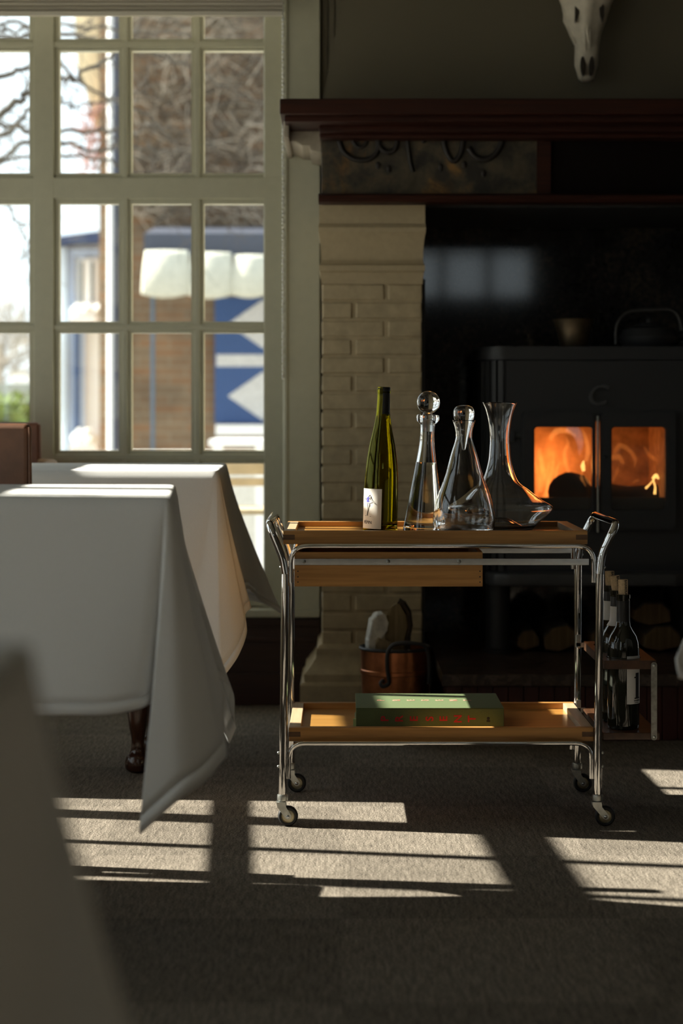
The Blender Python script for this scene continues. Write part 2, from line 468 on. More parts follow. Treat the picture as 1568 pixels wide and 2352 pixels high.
# window_2: the tall window in the left wall that lets the sun in
def left_window():
    f = MB()
    def bar(u0, u1, z0, z1, d0, d1): f._merge(left_prism(u0, u1, z0, z1, d0, d1).bm)
    mull = [3.81, 4.655]
    bar(LU0, LU1, LZ0, LZ0 + 0.07, 0.03, 0.09); bar(LU0, LU1, LZT - 0.07, LZT, 0.03, 0.09)
    bar(LU0, LU0 + 0.06, LZ0, LZT, 0.03, 0.09); bar(LU1 - 0.06, LU1, LZ0, LZT, 0.03, 0.09)
    for u in mull: bar(u - 0.04, u + 0.04, LZ0, LZT, 0.03, 0.09)
    for z, h in ((1.607, 0.042), (1.172, 0.02), (0.76, 0.02), (2.05, 0.02)): bar(LU0, LU1, z - h, z + h, 0.035, 0.08)
    for i, u in enumerate([2.9625] + mull):
        for k in (1, 2):
            w = u + 0.2825 * k
            if LU0 + 0.1 < w < LU1 - 0.1: bar(w - 0.015, w + 0.015, LZ0, LZT, 0.04, 0.075)
    o = struct('window_2', f, M_frame, smooth=0)
    obj('pane', left_prism(LU0, LU1, LZ0, LZT, 0.058, 0.062), M_pane, o, smooth=0)
left_window()
def fill_left_window(name, a, b2, n):    # unseen windows added along the left wall for fill light, beside and behind the camera
    f = MB()
    def bar(u0, u1, z0, z1, d0, d1): f._merge(left_prism(u0, u1, z0, z1, d0, d1).bm)
    bar(a, b2, LZ0, LZ0 + 0.07, 0.03, 0.09); bar(a, b2, LZ1 - 0.07, LZ1, 0.03, 0.09)
    for k in range(n + 1):
        w = 0.035 if k % 3 == 0 else 0.015
        u = a + 0.035 + (b2 - a - 0.07) * k / n
        bar(u - w, u + w, LZ0, LZ1, 0.03 if w > 0.02 else 0.04, 0.09 if w > 0.02 else 0.075)
    for z, h in ((1.607, 0.042), (1.172, 0.02), (0.76, 0.02), (2.05, 0.02)): bar(a, b2, z - h, z + h, 0.035, 0.08)
    o = struct(name, f, M_frame, smooth=0)
    obj('pane', left_prism(a, b2, LZ0, LZ1, 0.058, 0.062), M_pane, o, smooth=0)
fill_left_window('fill_window_4', -1.9, 0.6, 9)
fill_left_window('fill_window_5', 1.56, 2.76, 4)

# back wall with window_1
WX0, WX1, WZ0, WZ1 = -2.02, -0.175, 0.30, 2.47
wb = MB().box(-2.25, WX0, BY, BY + 0.16, 0, 2.75).box(WX1, 3.0, BY + 0.5, BY + 0.66, 0, 2.75).box(WX1, 0.20, BY, BY + 0.5, 0, 2.75)
wb.box(WX0, WX1, BY, BY + 0.16, 0, WZ0).box(WX0, WX1, BY, BY + 0.16, WZ1, 2.75)
struct('wall_back', wb, M_wall, smooth=0)
struct('baseboard_back', MB().box(-1.98, -0.066, BY - 0.03, BY, 0, 0.27, 0.004).box(-1.98, -0.066, BY - 0.036, BY - 0.03, 0.195, 0.21, 0.002).box(-1.98, -0.066, BY - 0.045, BY - 0.03, 0.0, 0.10, 0.004).box(-1.98, -0.066, BY - 0.045, BY - 0.03, 0.245, 0.27, 0.003), M_darkwood)

def window_one():
    f = MB(); y0, y1 = BY + 0.0, BY + 0.07
    # outer frame, posts and rails
    mullions = [-0.9265, -1.6565]
    f.box(WX1 - 0.066, WX1, y0, y1, WZ0, WZ1, 0.003); f.box(WX0, WX0 + 0.06, y0, y1, WZ0, WZ1, 0.003)
    f.box(WX0 + 0.01, WX1 - 0.01, y0 + 0.001, y1 - 0.003, WZ0 + 0.002, 0.375, 0.003); f.box(WX0 + 0.01, WX1 - 0.01, y0 + 0.001, y1 - 0.003, WZ1 - 0.06, WZ1 - 0.002, 0.003)
    f.box(WX0 + 0.01, WX1 - 0.01, y0 - 0.001, y1 - 0.002, 1.571, 1.637, 0.003)
    for m in mullions: f.box(m - 0.031, m + 0.031, y0 - 0.002, y1 - 0.004, WZ0 + 0.01, WZ1 - 0.01, 0.003)
    o = struct('window_1', f, M_frame)
    g = MB(); gy = y0 + 0.012
    cols = []
    for m in mullions:
        for k in range(3): cols.append((m + 0.0465 + 0.2255 * k, m + 0.0465 + 0.2255 * k + 0.186))
    def bead(x0, x1, z0, z1):              # sloping glazing bead round a pane group
        w = 0.015
        g.ringplate([(x0 - w, z0 - w), (x1 + w, z0 - w), (x1 + w, z1 + w), (x0 - w, z1 + w)], [(x0, z0), (x1, z0), (x1, z1), (x0, z1)], 'Y', gy, gy + 0.035)
    rows = [(0.376 + 0.014, 0.746), (0.787, 1.153), (1.189, 1.556), (1.652, 2.034), (2.071, 2.40)]
    for (x0, x1) in cols:
        if x1 < WX0: continue
        for (z0, z1) in rows: bead(x0, x1, z0, z1)
    s = obj('glazing_bead', g, M_frame, o)
    b = MB()
    for m in mullions:
        for k in (1, 2):
            xc = m + 0.0465 + 0.2255 * k - 0.0195
            b.box(xc - 0.009, xc + 0.009, y0 + 0.004, y0 + 0.05, 0.37, 1.575, 0.003); b.box(xc - 0.009, xc + 0.009, y0 + 0.004, y0 + 0.05, 1.63, 2.42, 0.003)
    for z in (0.7665, 1.171, 2.0525): b.box(WX0 + 0.05, WX1 - 0.05, y0 + 0.003, y0 + 0.05, z - 0.009, z + 0.009, 0.003)
    obj('glazing_bar', b, M_frame, o)
    obj('pane', MB().box(WX0 + 0.03, WX1 - 0.03, y0 + 0.036, y0 + 0.040, WZ0 + 0.03, WZ1 - 0.03), M_pane, o, smooth=0)
window_one()
struct('trim_1', MB().box(WX1 + 0.001, -0.066, BY - 0.05, BY + 0.02, 0.29, 2.75, 0.004).tube([(WX1 + 0.004, BY - 0.045, 0.29), (WX1 + 0.004, BY - 0.045, 2.75)], 0.010, 12), M_frame)
struct('trim_2', MB().box(-2.0, -0.066, BY - 0.06, BY + 0.02, 0.272, 0.298, 0.006), M_frame)
# ribbed dark boarding in the corner above the mantel
pb = MB()
for k in range(9): pb.box(-0.062 + 0.022 * k, -0.062 + 0.022 * k + 0.020, BY - 0.03, BY, 1.70, 2.75, 0.004)
struct('trim_3', pb, M_hood)

# rear wall (behind the camera) with window_3, which the polished panel mirrors
RY = -2.6
R0, R1, RZ0, RZ1 = 0.30, 1.53, 1.80, 2.26
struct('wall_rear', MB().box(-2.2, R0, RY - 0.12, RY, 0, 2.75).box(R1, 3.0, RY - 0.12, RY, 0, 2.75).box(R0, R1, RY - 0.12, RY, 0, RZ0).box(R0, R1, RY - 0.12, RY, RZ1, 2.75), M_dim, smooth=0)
r = MB()
for x in (R0 + 0.01, 0.80, 1.165, R1 - 0.01): r.box(x - 0.034, x + 0.034, RY - 0.08, RY - 0.03, RZ0, RZ1)
for z in (RZ0 + 0.01, 2.185, RZ1 - 0.01): r.box(R0, R1, RY - 0.08, RY - 0.03, z - 0.024, z + 0.024)
w3 = struct('window_3', r, M_frame, smooth=0)
obj('pane', MB().box(R0, R1, RY - 0.057, RY - 0.053, RZ0, RZ1), M_pane, w3, smooth=0)

def portal(name, loc, rot, sx, sy):
    d = bpy.data.lights.new(name, 'AREA'); d.shape = 'RECTANGLE'; d.size = sx; d.size_y = sy; d.cycles.is_portal = True
    o = bpy.data.objects.new(name, d); COL.objects.link(o); o.location = loc; o.rotation_euler = rot
portal('daylight_back', ((WX0 + WX1) / 2, BY + 0.20, (WZ0 + WZ1) / 2), (math.pi / 2 * -1, 0, 0), WX1 - WX0, WZ1 - WZ0)
lx, ly = lw((LU0 + LU1) / 2, 0.18)
portal('daylight_left', (lx, ly, (LZ0 + LZT) / 2), (math.pi / 2, 0, -math.pi / 2 - math.atan(-LK) * -1), LU1 - LU0, LZT - LZ0)
for u0_, u1_ in ((-1.9, 0.6), (1.56, 2.76)):
    lx, ly = lw((u0_ + u1_) / 2, 0.18)
    portal('daylight_left', (lx, ly, (LZ0 + LZ1) / 2), (math.pi / 2, 0, -math.pi / 2 + math.atan(-LK)), u1_ - u0_, LZ1 - LZ0)
portal('daylight_rear', ((R0 + R1) / 2, RY - 0.15, (RZ0 + RZ1) / 2), (math.pi / 2, 0, 0), R1 - R0, RZ1 - RZ0)

# ------------------------------------------------------------------ roman blind at the window head
bl = thing('roman_blind', 'folded cream fabric roman blind at the top of the tall window', 'blind', ((WX0 + WX1) / 2, 5.99, 2.11))
zb = 2.108
prof = [(5.935, zb), (5.93, zb + 0.012), (5.945, zb + 0.018), (5.938, zb + 0.026), (5.948, zb + 0.032), (5.942, zb + 0.040), (5.952, zb + 0.046),
        (5.948, zb + 0.056), (5.958, zb + 0.062), (5.95, zb + 0.12), (5.965, zb + 0.25), (5.975, 2.70), (6.03, 2.70), (6.02, zb + 0.25), (5.985, zb + 0.06), (5.975, zb + 0.005)]
obj('folded_fabric', MB().prism(prof, 'X', WX0, X(648, 5.95)), M_blind, bl, smooth=50)
ch = MB(); cx = X(650, 6.03)
for k in range(110):
    z = 1.012 + 0.0125 * k
    ch.ball((cx, 6.022, z), 0.0042, 1)
    if k % 2 == 0 and k < 100: ch.ball((cx + 0.001, 6.036, z + 0.006), 0.0042, 1)
ch.tube([(cx, 6.022, 1.0), (cx, 6.022, 2.4)], 0.001, 5)
obj('bead_chain', ch, M_chrome, bl, smooth=60)

# ------------------------------------------------------------------ fireplace
fp = thing('fireplace', 'wide fireplace with painted brick pier, dark wooden mantel and raised hearth', 'fireplace', (0.8, 5.9, 0))
def pier(px0):                                   # brick pier whose left edge is at px0, front at 5.75
    w = 0.2965; y0 = 5.75; ch_ = 0.0537
    m = MB(); m.box(px0 + 0.003, px0 + w - 0.003, y0 + 0.006, 6.5, 0.0, 1.285)
    rnd = random.Random(3)
    z = 1.283; row = 0
    while z > 0.20:
        xj = px0 + (0.19 if row % 2 == 0 else 0.094)
        for (a, b) in ((px0, xj - 0.004), (xj + 0.004, px0 + w)):
            o = rnd.uniform(-0.0015, 0.0015)
            m.box(a + rnd.uniform(0, 0.003), b - rnd.uniform(0, 0.003), y0 + o + 0.002, y0 + 0.05, z - ch_ + 0.006, z - 0.001, 0.005, 3)
        for k in range(4):                        # side courses
            m.box(px0 + 0.0005, px0 + 0.05, y0 + 0.1 * k + 0.055, y0 + 0.1 * k + 0.147, z - ch_ + 0.007, z - 0.001, 0.005, 2)
        z -= ch_; row += 1
    m.jitter(0.0011, 5)
    obj('brick_pier', m, M_brick, fp, smooth=70)
    def stack(prof, sx_=1.0):
        q = MB(); b = q.bm; rings = []
        for (p, z) in prof:
            rings.append([b.verts.new(c) for c in ((px0 - p * sx_, y0 - p, z), (px0 + w + p * 0.3, y0 - p, z), (px0 + w + p * 0.3, 6.5, z), (px0 - p * sx_, 6.5, z))])
        for A, B in zip(rings, rings[1:]):
            for k in range(4): b.faces.new((A[k], A[(k + 1) % 4], B[(k + 1) % 4], B[k]))
        b.faces.new(list(reversed(rings[0]))); b.faces.new(rings[-1])
        bmesh.ops.recalc_face_normals(b, faces=b.faces)
        return q
    zz = lambda y: Z(y, 5.74)
    cap = [(0.0, zz(652)), (0.001, zz(648)), (0.006, zz(636)), (0.012, zz(626)), (0.020, zz(622)), (0.021, zz(610)), (0.012, zz(606)), (0.005, zz(598))]
    for i in range(9): t = i / 8; cap.append((0.004 + 0.020 * t ** 2.2, zz(596 - 58 * t)))
    cap += [(0.028, zz(534)), (0.030, zz(524)), (0.024, zz(516)), (0.022, zz(514)), (0.022, zz(472))]
    obj('capital', stack(cap, 0.3), M_plaster, fp, smooth=25)
    bs = [(0.062, 0.0), (0.062, zz(1570)), (0.056, zz(1564)), (0.050, zz(1562)), (0.050, zz(1545)), (0.044, zz(1540))]
    for i in range(8): t = i / 7; bs.append((0.040 - 0.034 * math.sin(t * math.pi / 2) ** 1.0 * 0.75, zz(1536 - 34 * t)))
    bs += [(0.016, zz(1500)), (0.014, zz(1490)), (0.008, zz(1484)), (0.0, zz(1479))]
    obj('pier_base', stack(bs).jitter(0.0012, 9), M_brick, fp, smooth=25)
pier(-0.0588)
pier(1.62)
HX1 = 2.95
obj('frieze_panel', MB().box(-0.058, X(1250, 5.7), 5.70, 6.6, Z(450, 5.70), Z(291, 5.70), 0.002), None or plain('tmp frieze', (0.1, 0.1, 0.1)), fp, smooth=0)
def frieze_mat():
    m, nt, b = _mat('painted leather frieze')
    v = objcoord(nt)
    f1 = noise(nt, v, 9, 6, 0.6, 0.8); f2 = noise(nt, v, 16, 5, 0.6)
    c1 = ramp(nt, f1, [(0.30, (0.035, 0.026, 0.013)), (0.45, (0.06, 0.055, 0.042)), (0.55, (0.085, 0.072, 0.05)), (0.66, (0.19, 0.115, 0.04)), (0.75, (0.10, 0.07, 0.045))])
    c2 = ramp(nt, f2, [(0.4, (0.33, 0.28, 0.22)), (0.6, (1.3, 1.1, 0.8))])
    mx = N(nt, 'ShaderNodeMix', data_type='RGBA', blend_type='MULTIPLY'); mx.inputs['Factor'].default_value = 0.9
    nt.links.new(c1, mx.inputs['A']); nt.links.new(c2, mx.inputs['B']); nt.links.new(mx.outputs['Result'], b.inputs['Base Color'])
    b.inputs['Roughness'].default_value = 0.55
    return m
bpy.data.objects['frieze_panel'].data.materials[0] = frieze_mat()
# dark scrolling festoons on the frieze
def festoon(pts, rad=0.007):
    return spline([at(px, py, 5.697) for px, py in pts], 6)
fm = MB()
for pts, rad in (([(782, 295), (778, 320), (790, 350), (815, 366), (845, 366), (865, 350), (870, 318), (862, 296)], 0.008),
                 ([(812, 296), (808, 318), (822, 338), (840, 330), (846, 300)], 0.006),
                 ([(866, 300), (870, 335), (890, 350), (908, 340), (915, 300)], 0.008),
                 ([(930, 296), (936, 330), (942, 372), (948, 395)], 0.006),
                 ([(968, 296), (972, 325), (985, 305), (1000, 296)], 0.006),
                 ([(1018, 298), (1022, 340), (1040, 370), (1058, 350), (1066, 300)], 0.008),
                 ([(1076, 340), (1090, 360), (1115, 366), (1138, 352), (1152, 325), (1150, 298)], 0.009)):
    fm.tube(festoon(pts), rad, 8)
for px, py in ((868, 380), (893, 388), (1012, 385), (1066, 378), (1110, 398)):
    fm.ball(at(px, py, 5.698), 0.007, 2, (1, 0.5, 1.6))
obj('festoon', fm, plain('blackened paint', (0.014, 0.010, 0.007), 0.6), fp, smooth=60)
obj('dark_frieze_board', MB().box(X(1250, 5.7), HX1, 5.702, 6.6, Z(450, 5.70), Z(291, 5.70), 0.002), plain('near black wood', (0.008, 0.005, 0.004), 0.9, spec=0.1), fp, smooth=0)  # even near-black colour right of the painted panel
obj('frieze_end_board', MB().box(X(1232, 5.7), X(1264, 5.7), 5.692, 5.702, Z(448, 5.7), Z(293, 5.7)), M_mahog, fp, smooth=0)
sx = X(642, 5.5)
obj('mantel_shelf', MB().box(sx, HX1, 5.50, 6.09, Z(262, 5.5), Z(226, 5.5), 0.004), M_mahog, fp)
obj('mantel_moulding', MB().box(sx + 0.012, HX1, 5.53, 6.09, 1.726, 1.7435, 0.003).box(-0.064, HX1, 5.60, 6.09, 1.708, 1.727, 0.004).box(-0.062, HX1, 5.64, 6.09, 1.695, 1.709, 0.004), M_mahog, fp)
obj('lower_moulding', MB().prism([(5.70, 1.537), (5.655, 1.537), (5.640, 1.530), (5.638, 1.520), (5.645, 1.512), (5.70, 1.510)], 'X', X(731, 5.65), HX1), M_mahog, fp)
cb = MB().prism([(-0.168, 1.726), (-0.168, 1.700), (-0.135, 1.697), (-0.115, 1.686), (-0.093, 1.685), (-0.09, 1.672), (-0.072, 1.668), (-0.060, 1.668), (-0.060, 1.726)], 'Y', 5.72, 6.09)
cb.box(-0.166, -0.150, 5.60, 6.05, 1.69, 1.74, 0.004)
obj('corbel', cb, plain('pale corbel paint', (0.36, 0.31, 0.24), 0.7), fp, smooth=25)
obj('chimney_hood', MB().prism([(-0.066, 1.787), (0.118, 2.75), (HX1, 2.75), (HX1, 1.787)], 'Y', 5.85, 6.6), M_hood, fp, smooth=0)
def stone_mat():
    m, nt, b = _mat('polished black stone')
    v = objcoord(nt); f = noise(nt, v, 60, 6, 0.7); f2 = noise(nt, v, 5, 3)
    mm = N(nt, 'ShaderNodeMath', operation='MULTIPLY'); nt.links.new(f, mm.inputs[0]); nt.links.new(f2, mm.inputs[1])
    nt.links.new(ramp(nt, mm.outputs[0], [(0.18, (0.010, 0.010, 0.010)), (0.28, (0.030, 0.029, 0.029)), (0.36, (0.075, 0.060, 0.045))]), b.inputs['Base Color'])
    b.inputs['Roughness'].default_value = 0.06; b.inputs['Specular IOR Level'].default_value = 0.6
    return m
obj('back_panel', MB().box(0.20, 1.64, 6.45, 6.50, 0.15, 1.60), stone_mat(), fp, smooth=0)
obj('opening_lining', MB().box(0.2375, 0.2475, 5.80, 6.45, 0.15, 1.30).box(0.20, 1.64, 5.80, 6.45, 1.512, 1.53), M_iron, fp, smooth=0)
hx = X(1015, 5.37)
def marble_mat():
    m, nt, b = _mat('brown marble')
    f = noise(nt, objcoord(nt), 22, 8, 0.65, 1.2)
    nt.links.new(ramp(nt, f, [(0.35, (0.014, 0.008, 0.006)), (0.5, (0.042, 0.025, 0.018)), (0.62, (0.11, 0.078, 0.06)), (0.7, (0.03, 0.018, 0.014))]), b.inputs['Base Color'])
    b.inputs['Roughness'].default_value = 0.40
    return m
obj('hearth_slab', MB().box(hx, HX1, 5.37, 6.45, 0.153, 0.187, 0.004), marble_mat(), fp)
hf = MB().box(hx + 0.02, HX1, 5.42, 6.45, 0.0, 0.152)
xx = hx + 0.015
while xx < HX1 - 0.1:
    hf.box(xx, xx + 0.0415, 5.405, 5.425, 0.0, 0.153, 0.003); xx += 0.0425
obj('hearth_front', hf, M_redwood, fp)

# ------------------------------------------------------------------ wood stove
SY = 5.85
st = thing('wood_stove', 'black cast iron stove with two glazed doors and a burning fire', 'stove', (0.763, 6.0, 0.187))
zs = lambda y: Z(y, SY); xs = lambda p: X(p, SY)
SX0, SX1, SB = xs(1109), xs(1633), 6.28
def outline(inset=0.0, flutes=True):
    pts = []
    r = 0.075
    x0, x1, y0 = SX0 + inset, SX1 - inset, SY + inset
    n = 40
    def corner(cx, s):
        out = []
        for i in range(n + 1):
            a = math.radians(90 * i / n); k = r
            if flutes and (i % 8) in (3, 4) and i > 2: k = r - 0.010
            out.append((cx + s * k * math.sin(a), y0 + r - k * math.cos(a)))
        return out
    right = corner(x1 - r, 1)
    left = list(reversed(corner(x0 + r, -1)))
    pts = left + right + [(x1, SB), (x0, SB)]
    return pts
zt, zbot, zo0, zo1 = zs(828), zs(1318), zs(1185), zs(968)
body = MB().prism(outline(), 'Z', zbot, zo0).prism(outline(), 'Z', zo1, zt)
fx0, fx1 = xs(1212), xs(1532)
ol = outline()
body.prism([p for p in ol if p[0] <= fx0] [:0] + [(fx0, SY)] + [(fx0, SB)] + [(SX0, SB)] + [p for p in ol if p[0] < fx0 and p[1] < SB], 'Z', zo0, zo1)
body.prism([(fx1, SY)] + [p for p in ol if p[0] > fx1 and p[1] < SB] + [(SX1, SB), (fx1, SB)], 'Z', zo0, zo1)
body.box(fx0 - 0.01, fx1 + 0.01, 6.20, SB, zo0, zo1)
obj('body', body, M_iron, st, smooth=25)
q = outline(-0.006, False)
tp = MB().prism(q, 'Z', zs(826), zs(797)).prism(outline(0.004, False), 'Z', zs(797), zs(795))
obj('top_plate', tp, M_iron, st, smooth=30)
def door(x0, x1, wx0, wx1):
    d = MB()
    o_ = rrect(x0, x1, zs(1218), zs(946), 0.018, 6); i_ = rrect(wx0, wx1, zs(1171), zs(981), 0.010, 6)
    d.ringplate(o_, i_, 'Y', SY - 0.016, SY + 0.004)
    o2 = rrect(x0 + 0.006, x1 - 0.006, zs(1218) + 0.006, zs(946) - 0.006, 0.016, 6)
    d.ringplate(o2, rrect(wx0 - 0.004, wx1 + 0.004, zs(1171) - 0.004, zs(981) + 0.004, 0.012, 6), 'Y', SY - 0.021, SY - 0.012)
    o = obj('door', d, M_iron, st, smooth=25)
    obj('door_glass', MB().box(wx0 - 0.005, wx1 + 0.005, SY - 0.002, SY + 0.002, zs(1171) - 0.005, zs(981) + 0.005), pane_glass('stove glass', (0.9, 0.86, 0.8), 0.03), o, smooth=0)
    return o
dl = door(xs(1196), xs(1366), xs(1226), xs(1358)); dr = door(xs(1376), xs(1553), xs(1403), xs(1526))
obj('hinge', MB().box(xs(1172), xs(1200), SY - 0.012, SY + 0.004, zs(1005), zs(992), 0.003).box(xs(1172), xs(1182), SY - 0.016, SY + 0.004, zs(1014), zs(990), 0.003), M_iron, dl)
obj('closing_strip', MB().box(xs(1368.5), xs(1373), SY - 0.022, SY, zs(1222), zs(955), 0.0015), M_zinc, dl)
obj('latch', MB().ball((xs(1387), SY - 0.024, zs(1050)), 0.005, 2), M_iron, dr)
em = text_mesh('C', 0.088, 0.006, 0.22)
obj('emblem', MB().mesh(em, Matrix.Translation((xs(1368), SY - 0.006, zs(910))) @ Matrix.Rotation(math.pi / 2, 4, 'X')), plain('raised iron letter', (0.085, 0.085, 0.085), 0.4, 0.3), st, smooth=20)
lip = MB()
for k in range(1):
    lip.prism([(xs(1112), SY), (xs(1116), SY - 0.05), (xs(1130), SY - 0.085), (xs(1160), SY - 0.10), (xs(1205), SY - 0.10), (xs(1540), SY - 0.10), (xs(1600), SY - 0.07), (xs(1630), SY)], 'Z', zs(1340), zs(1312), 0.006)
obj('ash_lip', lip, plain('grey iron', (0.05, 0.05, 0.052), 0.45), st, smooth=30)
for (lx_, ly_) in ((xs(1146), 5.89), (xs(1596), 5.89), (xs(1146), 6.2), (xs(1596), 6.2)):
    obj('leg', MB().lathe([(0, 0.187), (0.050, 0.187), (0.050, 0.193), (0.038, 0.200), (0.036, 0.30), (0.038, zbot), (0, zbot)], (lx_, ly_, 0), 28), M_iron, st)
# inside the fire chamber
bm_ = MB().box(fx0 - 0.004, fx1 + 0.004, 6.185, 6.20, zo0, zo1).box(fx0 - 0.003, fx0 + 0.004, SY + 0.01, 6.19, zo0, zo1).box(fx1 - 0.004, fx1 + 0.003, SY + 0.01, 6.19, zo0, zo1)
obj('firebrick', bm_, plain('firebrick', (0.55, 0.36, 0.22), 0.9, var=0.3, nscale=30), st, smooth=0)
obj('log_guard', MB().box(fx0, fx1, SY + 0.012, SY + 0.022, zs(1178), zs(1143)), M_iron, st, smooth=0)
def blog(c, r, L, ang, seed):
    m = MB(); rnd = random.Random(seed)
    m.tube([(-L / 2, 0, 0), (-L / 2 + 0.01, 0, 0), (-L / 4, 0, 0), (0, 0, 0), (L / 4, 0, 0), (L / 2 - 0.01, 0, 0), (L / 2, 0, 0)], [r * 0.8, r, r * 1.03, r, r * 1.02, r, r * 0.8], 18)
    m.jitter(0.003, seed)
    m.transform(Matrix.Translation(c) @ Matrix.Rotation(ang, 4, 'Z'))
    return m
chz = zs(1140)
for lab, c, r_, L, ang, sd in (('charred round log behind the left stove glass', (xs(1322), 6.0, zs(1136)), 0.060, 0.15, 1.3, 1),
                               ('charred log lying behind the right stove glass', (xs(1462), 6.02, zs(1150)), 0.040, 0.20, -0.1, 2)):
    o = obj('burning_log', blog(c, r_, L, ang, sd), plain('charred wood', (0.022, 0.013, 0.009), 0.95, var=0.5, nscale=50), smooth=60)
    tag(o, lab, 'log')
# flames: soft glowing bodies of burning gas
def tongue(path, rad, depth=0.6, seed=0):
    """path of (px, py) from the root upwards at y; a flame body with an oval section"""
    m = MB()
    return m
def flame(name, pts, rads, Y, mat, parent, sq=0.6):
    P = spline([at(px, py, Y) for px, py in pts], 6)
    n = len(P); R = []
    k = len(rads) - 1
    for i in range(n):
        t = i / (n - 1) * k; a = min(int(t), k - 1); R.append((rads[a] + (rads[a + 1] - rads[a]) * (t - a)) / F * Y)
    m = MB().tube(P, R, 14)
    for v in m.bm.verts: v.co.y = Y + (v.co.y - Y) * sq
    return obj(name, m, mat, parent, smooth=80)
FL1 = flame_mat('orange flame gas', (1.0, 0.22, 0.035), 4.6)
FL2 = flame_mat('yellow flame gas', (1.0, 0.37, 0.09), 42.0)
FL5 = flame_mat('faint flame gas', (1.0, 0.30, 0.06), 20.0)
FL3 = glow('bright flame core', (1.0, 0.55, 0.16), 2.2)
FL4 = flame_mat('pale smoke-blue flame', (0.55, 0.50, 0.55), 13.0)
fi = thing('fire', 'orange log fire burning behind the two stove door glasses', 'fire', (xs(1300), 6.05, zo0 + 0.01))
broad = [([(1245, 1150), (1240, 1090), (1250, 1030), (1238, 980)], [26, 34, 30, 12], 6.12), ([(1275, 1150), (1290, 1080), (1280, 1020), (1292, 975)], [24, 36, 30, 12], 6.14),
         ([(1320, 1120), (1330, 1060), (1345, 1010), (1335, 975)], [20, 24, 22, 12], 6.13), ([(1262, 1140), (1262, 1080), (1272, 1030), (1258, 990)], [24, 30, 26, 8], 6.07),
         ([(1240, 1150), (1233, 1110), (1236, 1060), (1230, 1015)], [18, 22, 18, 4], 6.05), ([(1350, 1120), (1356, 1080), (1352, 1020), (1358, 990)], [10, 14, 12, 5], 6.05),
         ([(1290, 1110), (1300, 1060), (1310, 1030), (1305, 1000)], [16, 20, 16, 6], 6.03)]
for pts, rads, Y in broad: flame('flame', pts, rads, Y, FL1, fi)
fine = [([(1255, 1140), (1263, 1100), (1270, 1060), (1268, 1025)], [5, 6, 4, 1], 5.99), ([(1308, 1090), (1300, 1070), (1296, 1040), (1304, 1018), (1296, 1000)], [4, 5, 5, 4, 1], 5.98),
        ([(1240, 1130), (1246, 1080), (1238, 1040), (1244, 1030)], [6, 7, 5, 2], 6.0), ([(1232, 1140), (1236, 1100), (1230, 1060)], [5, 6, 2], 5.98),
        ([(1342, 1118), (1335, 1095), (1340, 1070)], [4, 4, 2], 5.93), ([(1342, 1095), (1352, 1108), (1358, 1114)], [3, 4, 3], 5.93),
        ([(1345, 1060), (1350, 1035), (1344, 1005), (1336, 985)], [5, 6, 5, 2], 6.02), ([(1262, 1010), (1276, 992), (1300, 990), (1322, 1002)], [5, 8, 7, 3], 6.02),
        ([(1250, 1150), (1258, 1120), (1254, 1095), (1262, 1060)], [8, 8, 6, 2], 5.97), ([(1280, 1110), (1276, 1085), (1286, 1060)], [6, 6, 2], 5.96)]
for pts, rads, Y in fine: flame('flame', pts, rads, Y, FL2, fi)
core = [([(1340, 1082), (1338, 1070), (1340, 1058)], [3.5, 5.0, 1.0], 5.93), ([(1503, 1135), (1504, 1118), (1500, 1102), (1506, 1094)], [3, 1.8, 1.8, 3], 5.95),
        ([(1498, 1100), (1506, 1092), (1512, 1100)], [3, 4.2, 2], 5.95), ([(1482, 1122), (1492, 1112), (1500, 1102)], [2.5, 1.5, 1], 5.95)]
for pts, rads, Y in core: flame('flame', pts, rads, Y, FL3, fi)
wisp = [([(1406, 1105), (1416, 1085), (1420, 1066)], [3, 4, 1.5], 5.97), ([(1450, 1110), (1462, 1104), (1470, 1103)], [2, 4, 2], 5.96), ([(1478, 1025), (1488, 1042), (1500, 1052), (1508, 1060)], [2.5, 5, 6, 2], 5.97),
        ([(1410, 1040), (1424, 1024), (1445, 1035), (1458, 1055), (1456, 1075)], [5, 7, 6, 5, 2], 6.02), ([(1402, 1052), (1420, 1050), (1432, 1066)], [7, 8, 4], 6.0)]
for pts, rads, Y in wisp: flame('flame', pts, rads, Y, FL5, fi)
flame('flame', [(1300, 984), (1322, 992), (1332, 1018), (1330, 1045)], [8, 13, 9, 3], 5.98, FL4, fi)
EMB = glow('glowing embers', (1.0, 0.36, 0.07), 2.6, 0.85, 90)
for em_ in (MB().box(xs(1330), xs(1357), 5.885, 5.915, zs(1176), zs(1164), 0.003), MB().ball((xs(1347), 5.93, zs(1135)), 0.010, 2), MB().ball((xs(1496), 5.93, zs(1166)), 0.006, 2, (0.6, 1, 1.4))):
    obj('ember', em_.jitter(0.0015, 4), EMB, fi, smooth=60)
def firelight(name, loc, e, r=0.03):
    d = bpy.data.lights.new(name, 'POINT'); d.energy = e; d.color = (1.0, 0.36, 0.09); d.shadow_soft_size = r
    o = bpy.data.objects.new(name, d); COL.objects.link(o); o.location = loc
firelight('firelight', (xs(1275), 6.08, zs(1075)), 0.9)
firelight('firelight', (xs(1440), 6.02, zs(1060)), 0.09)

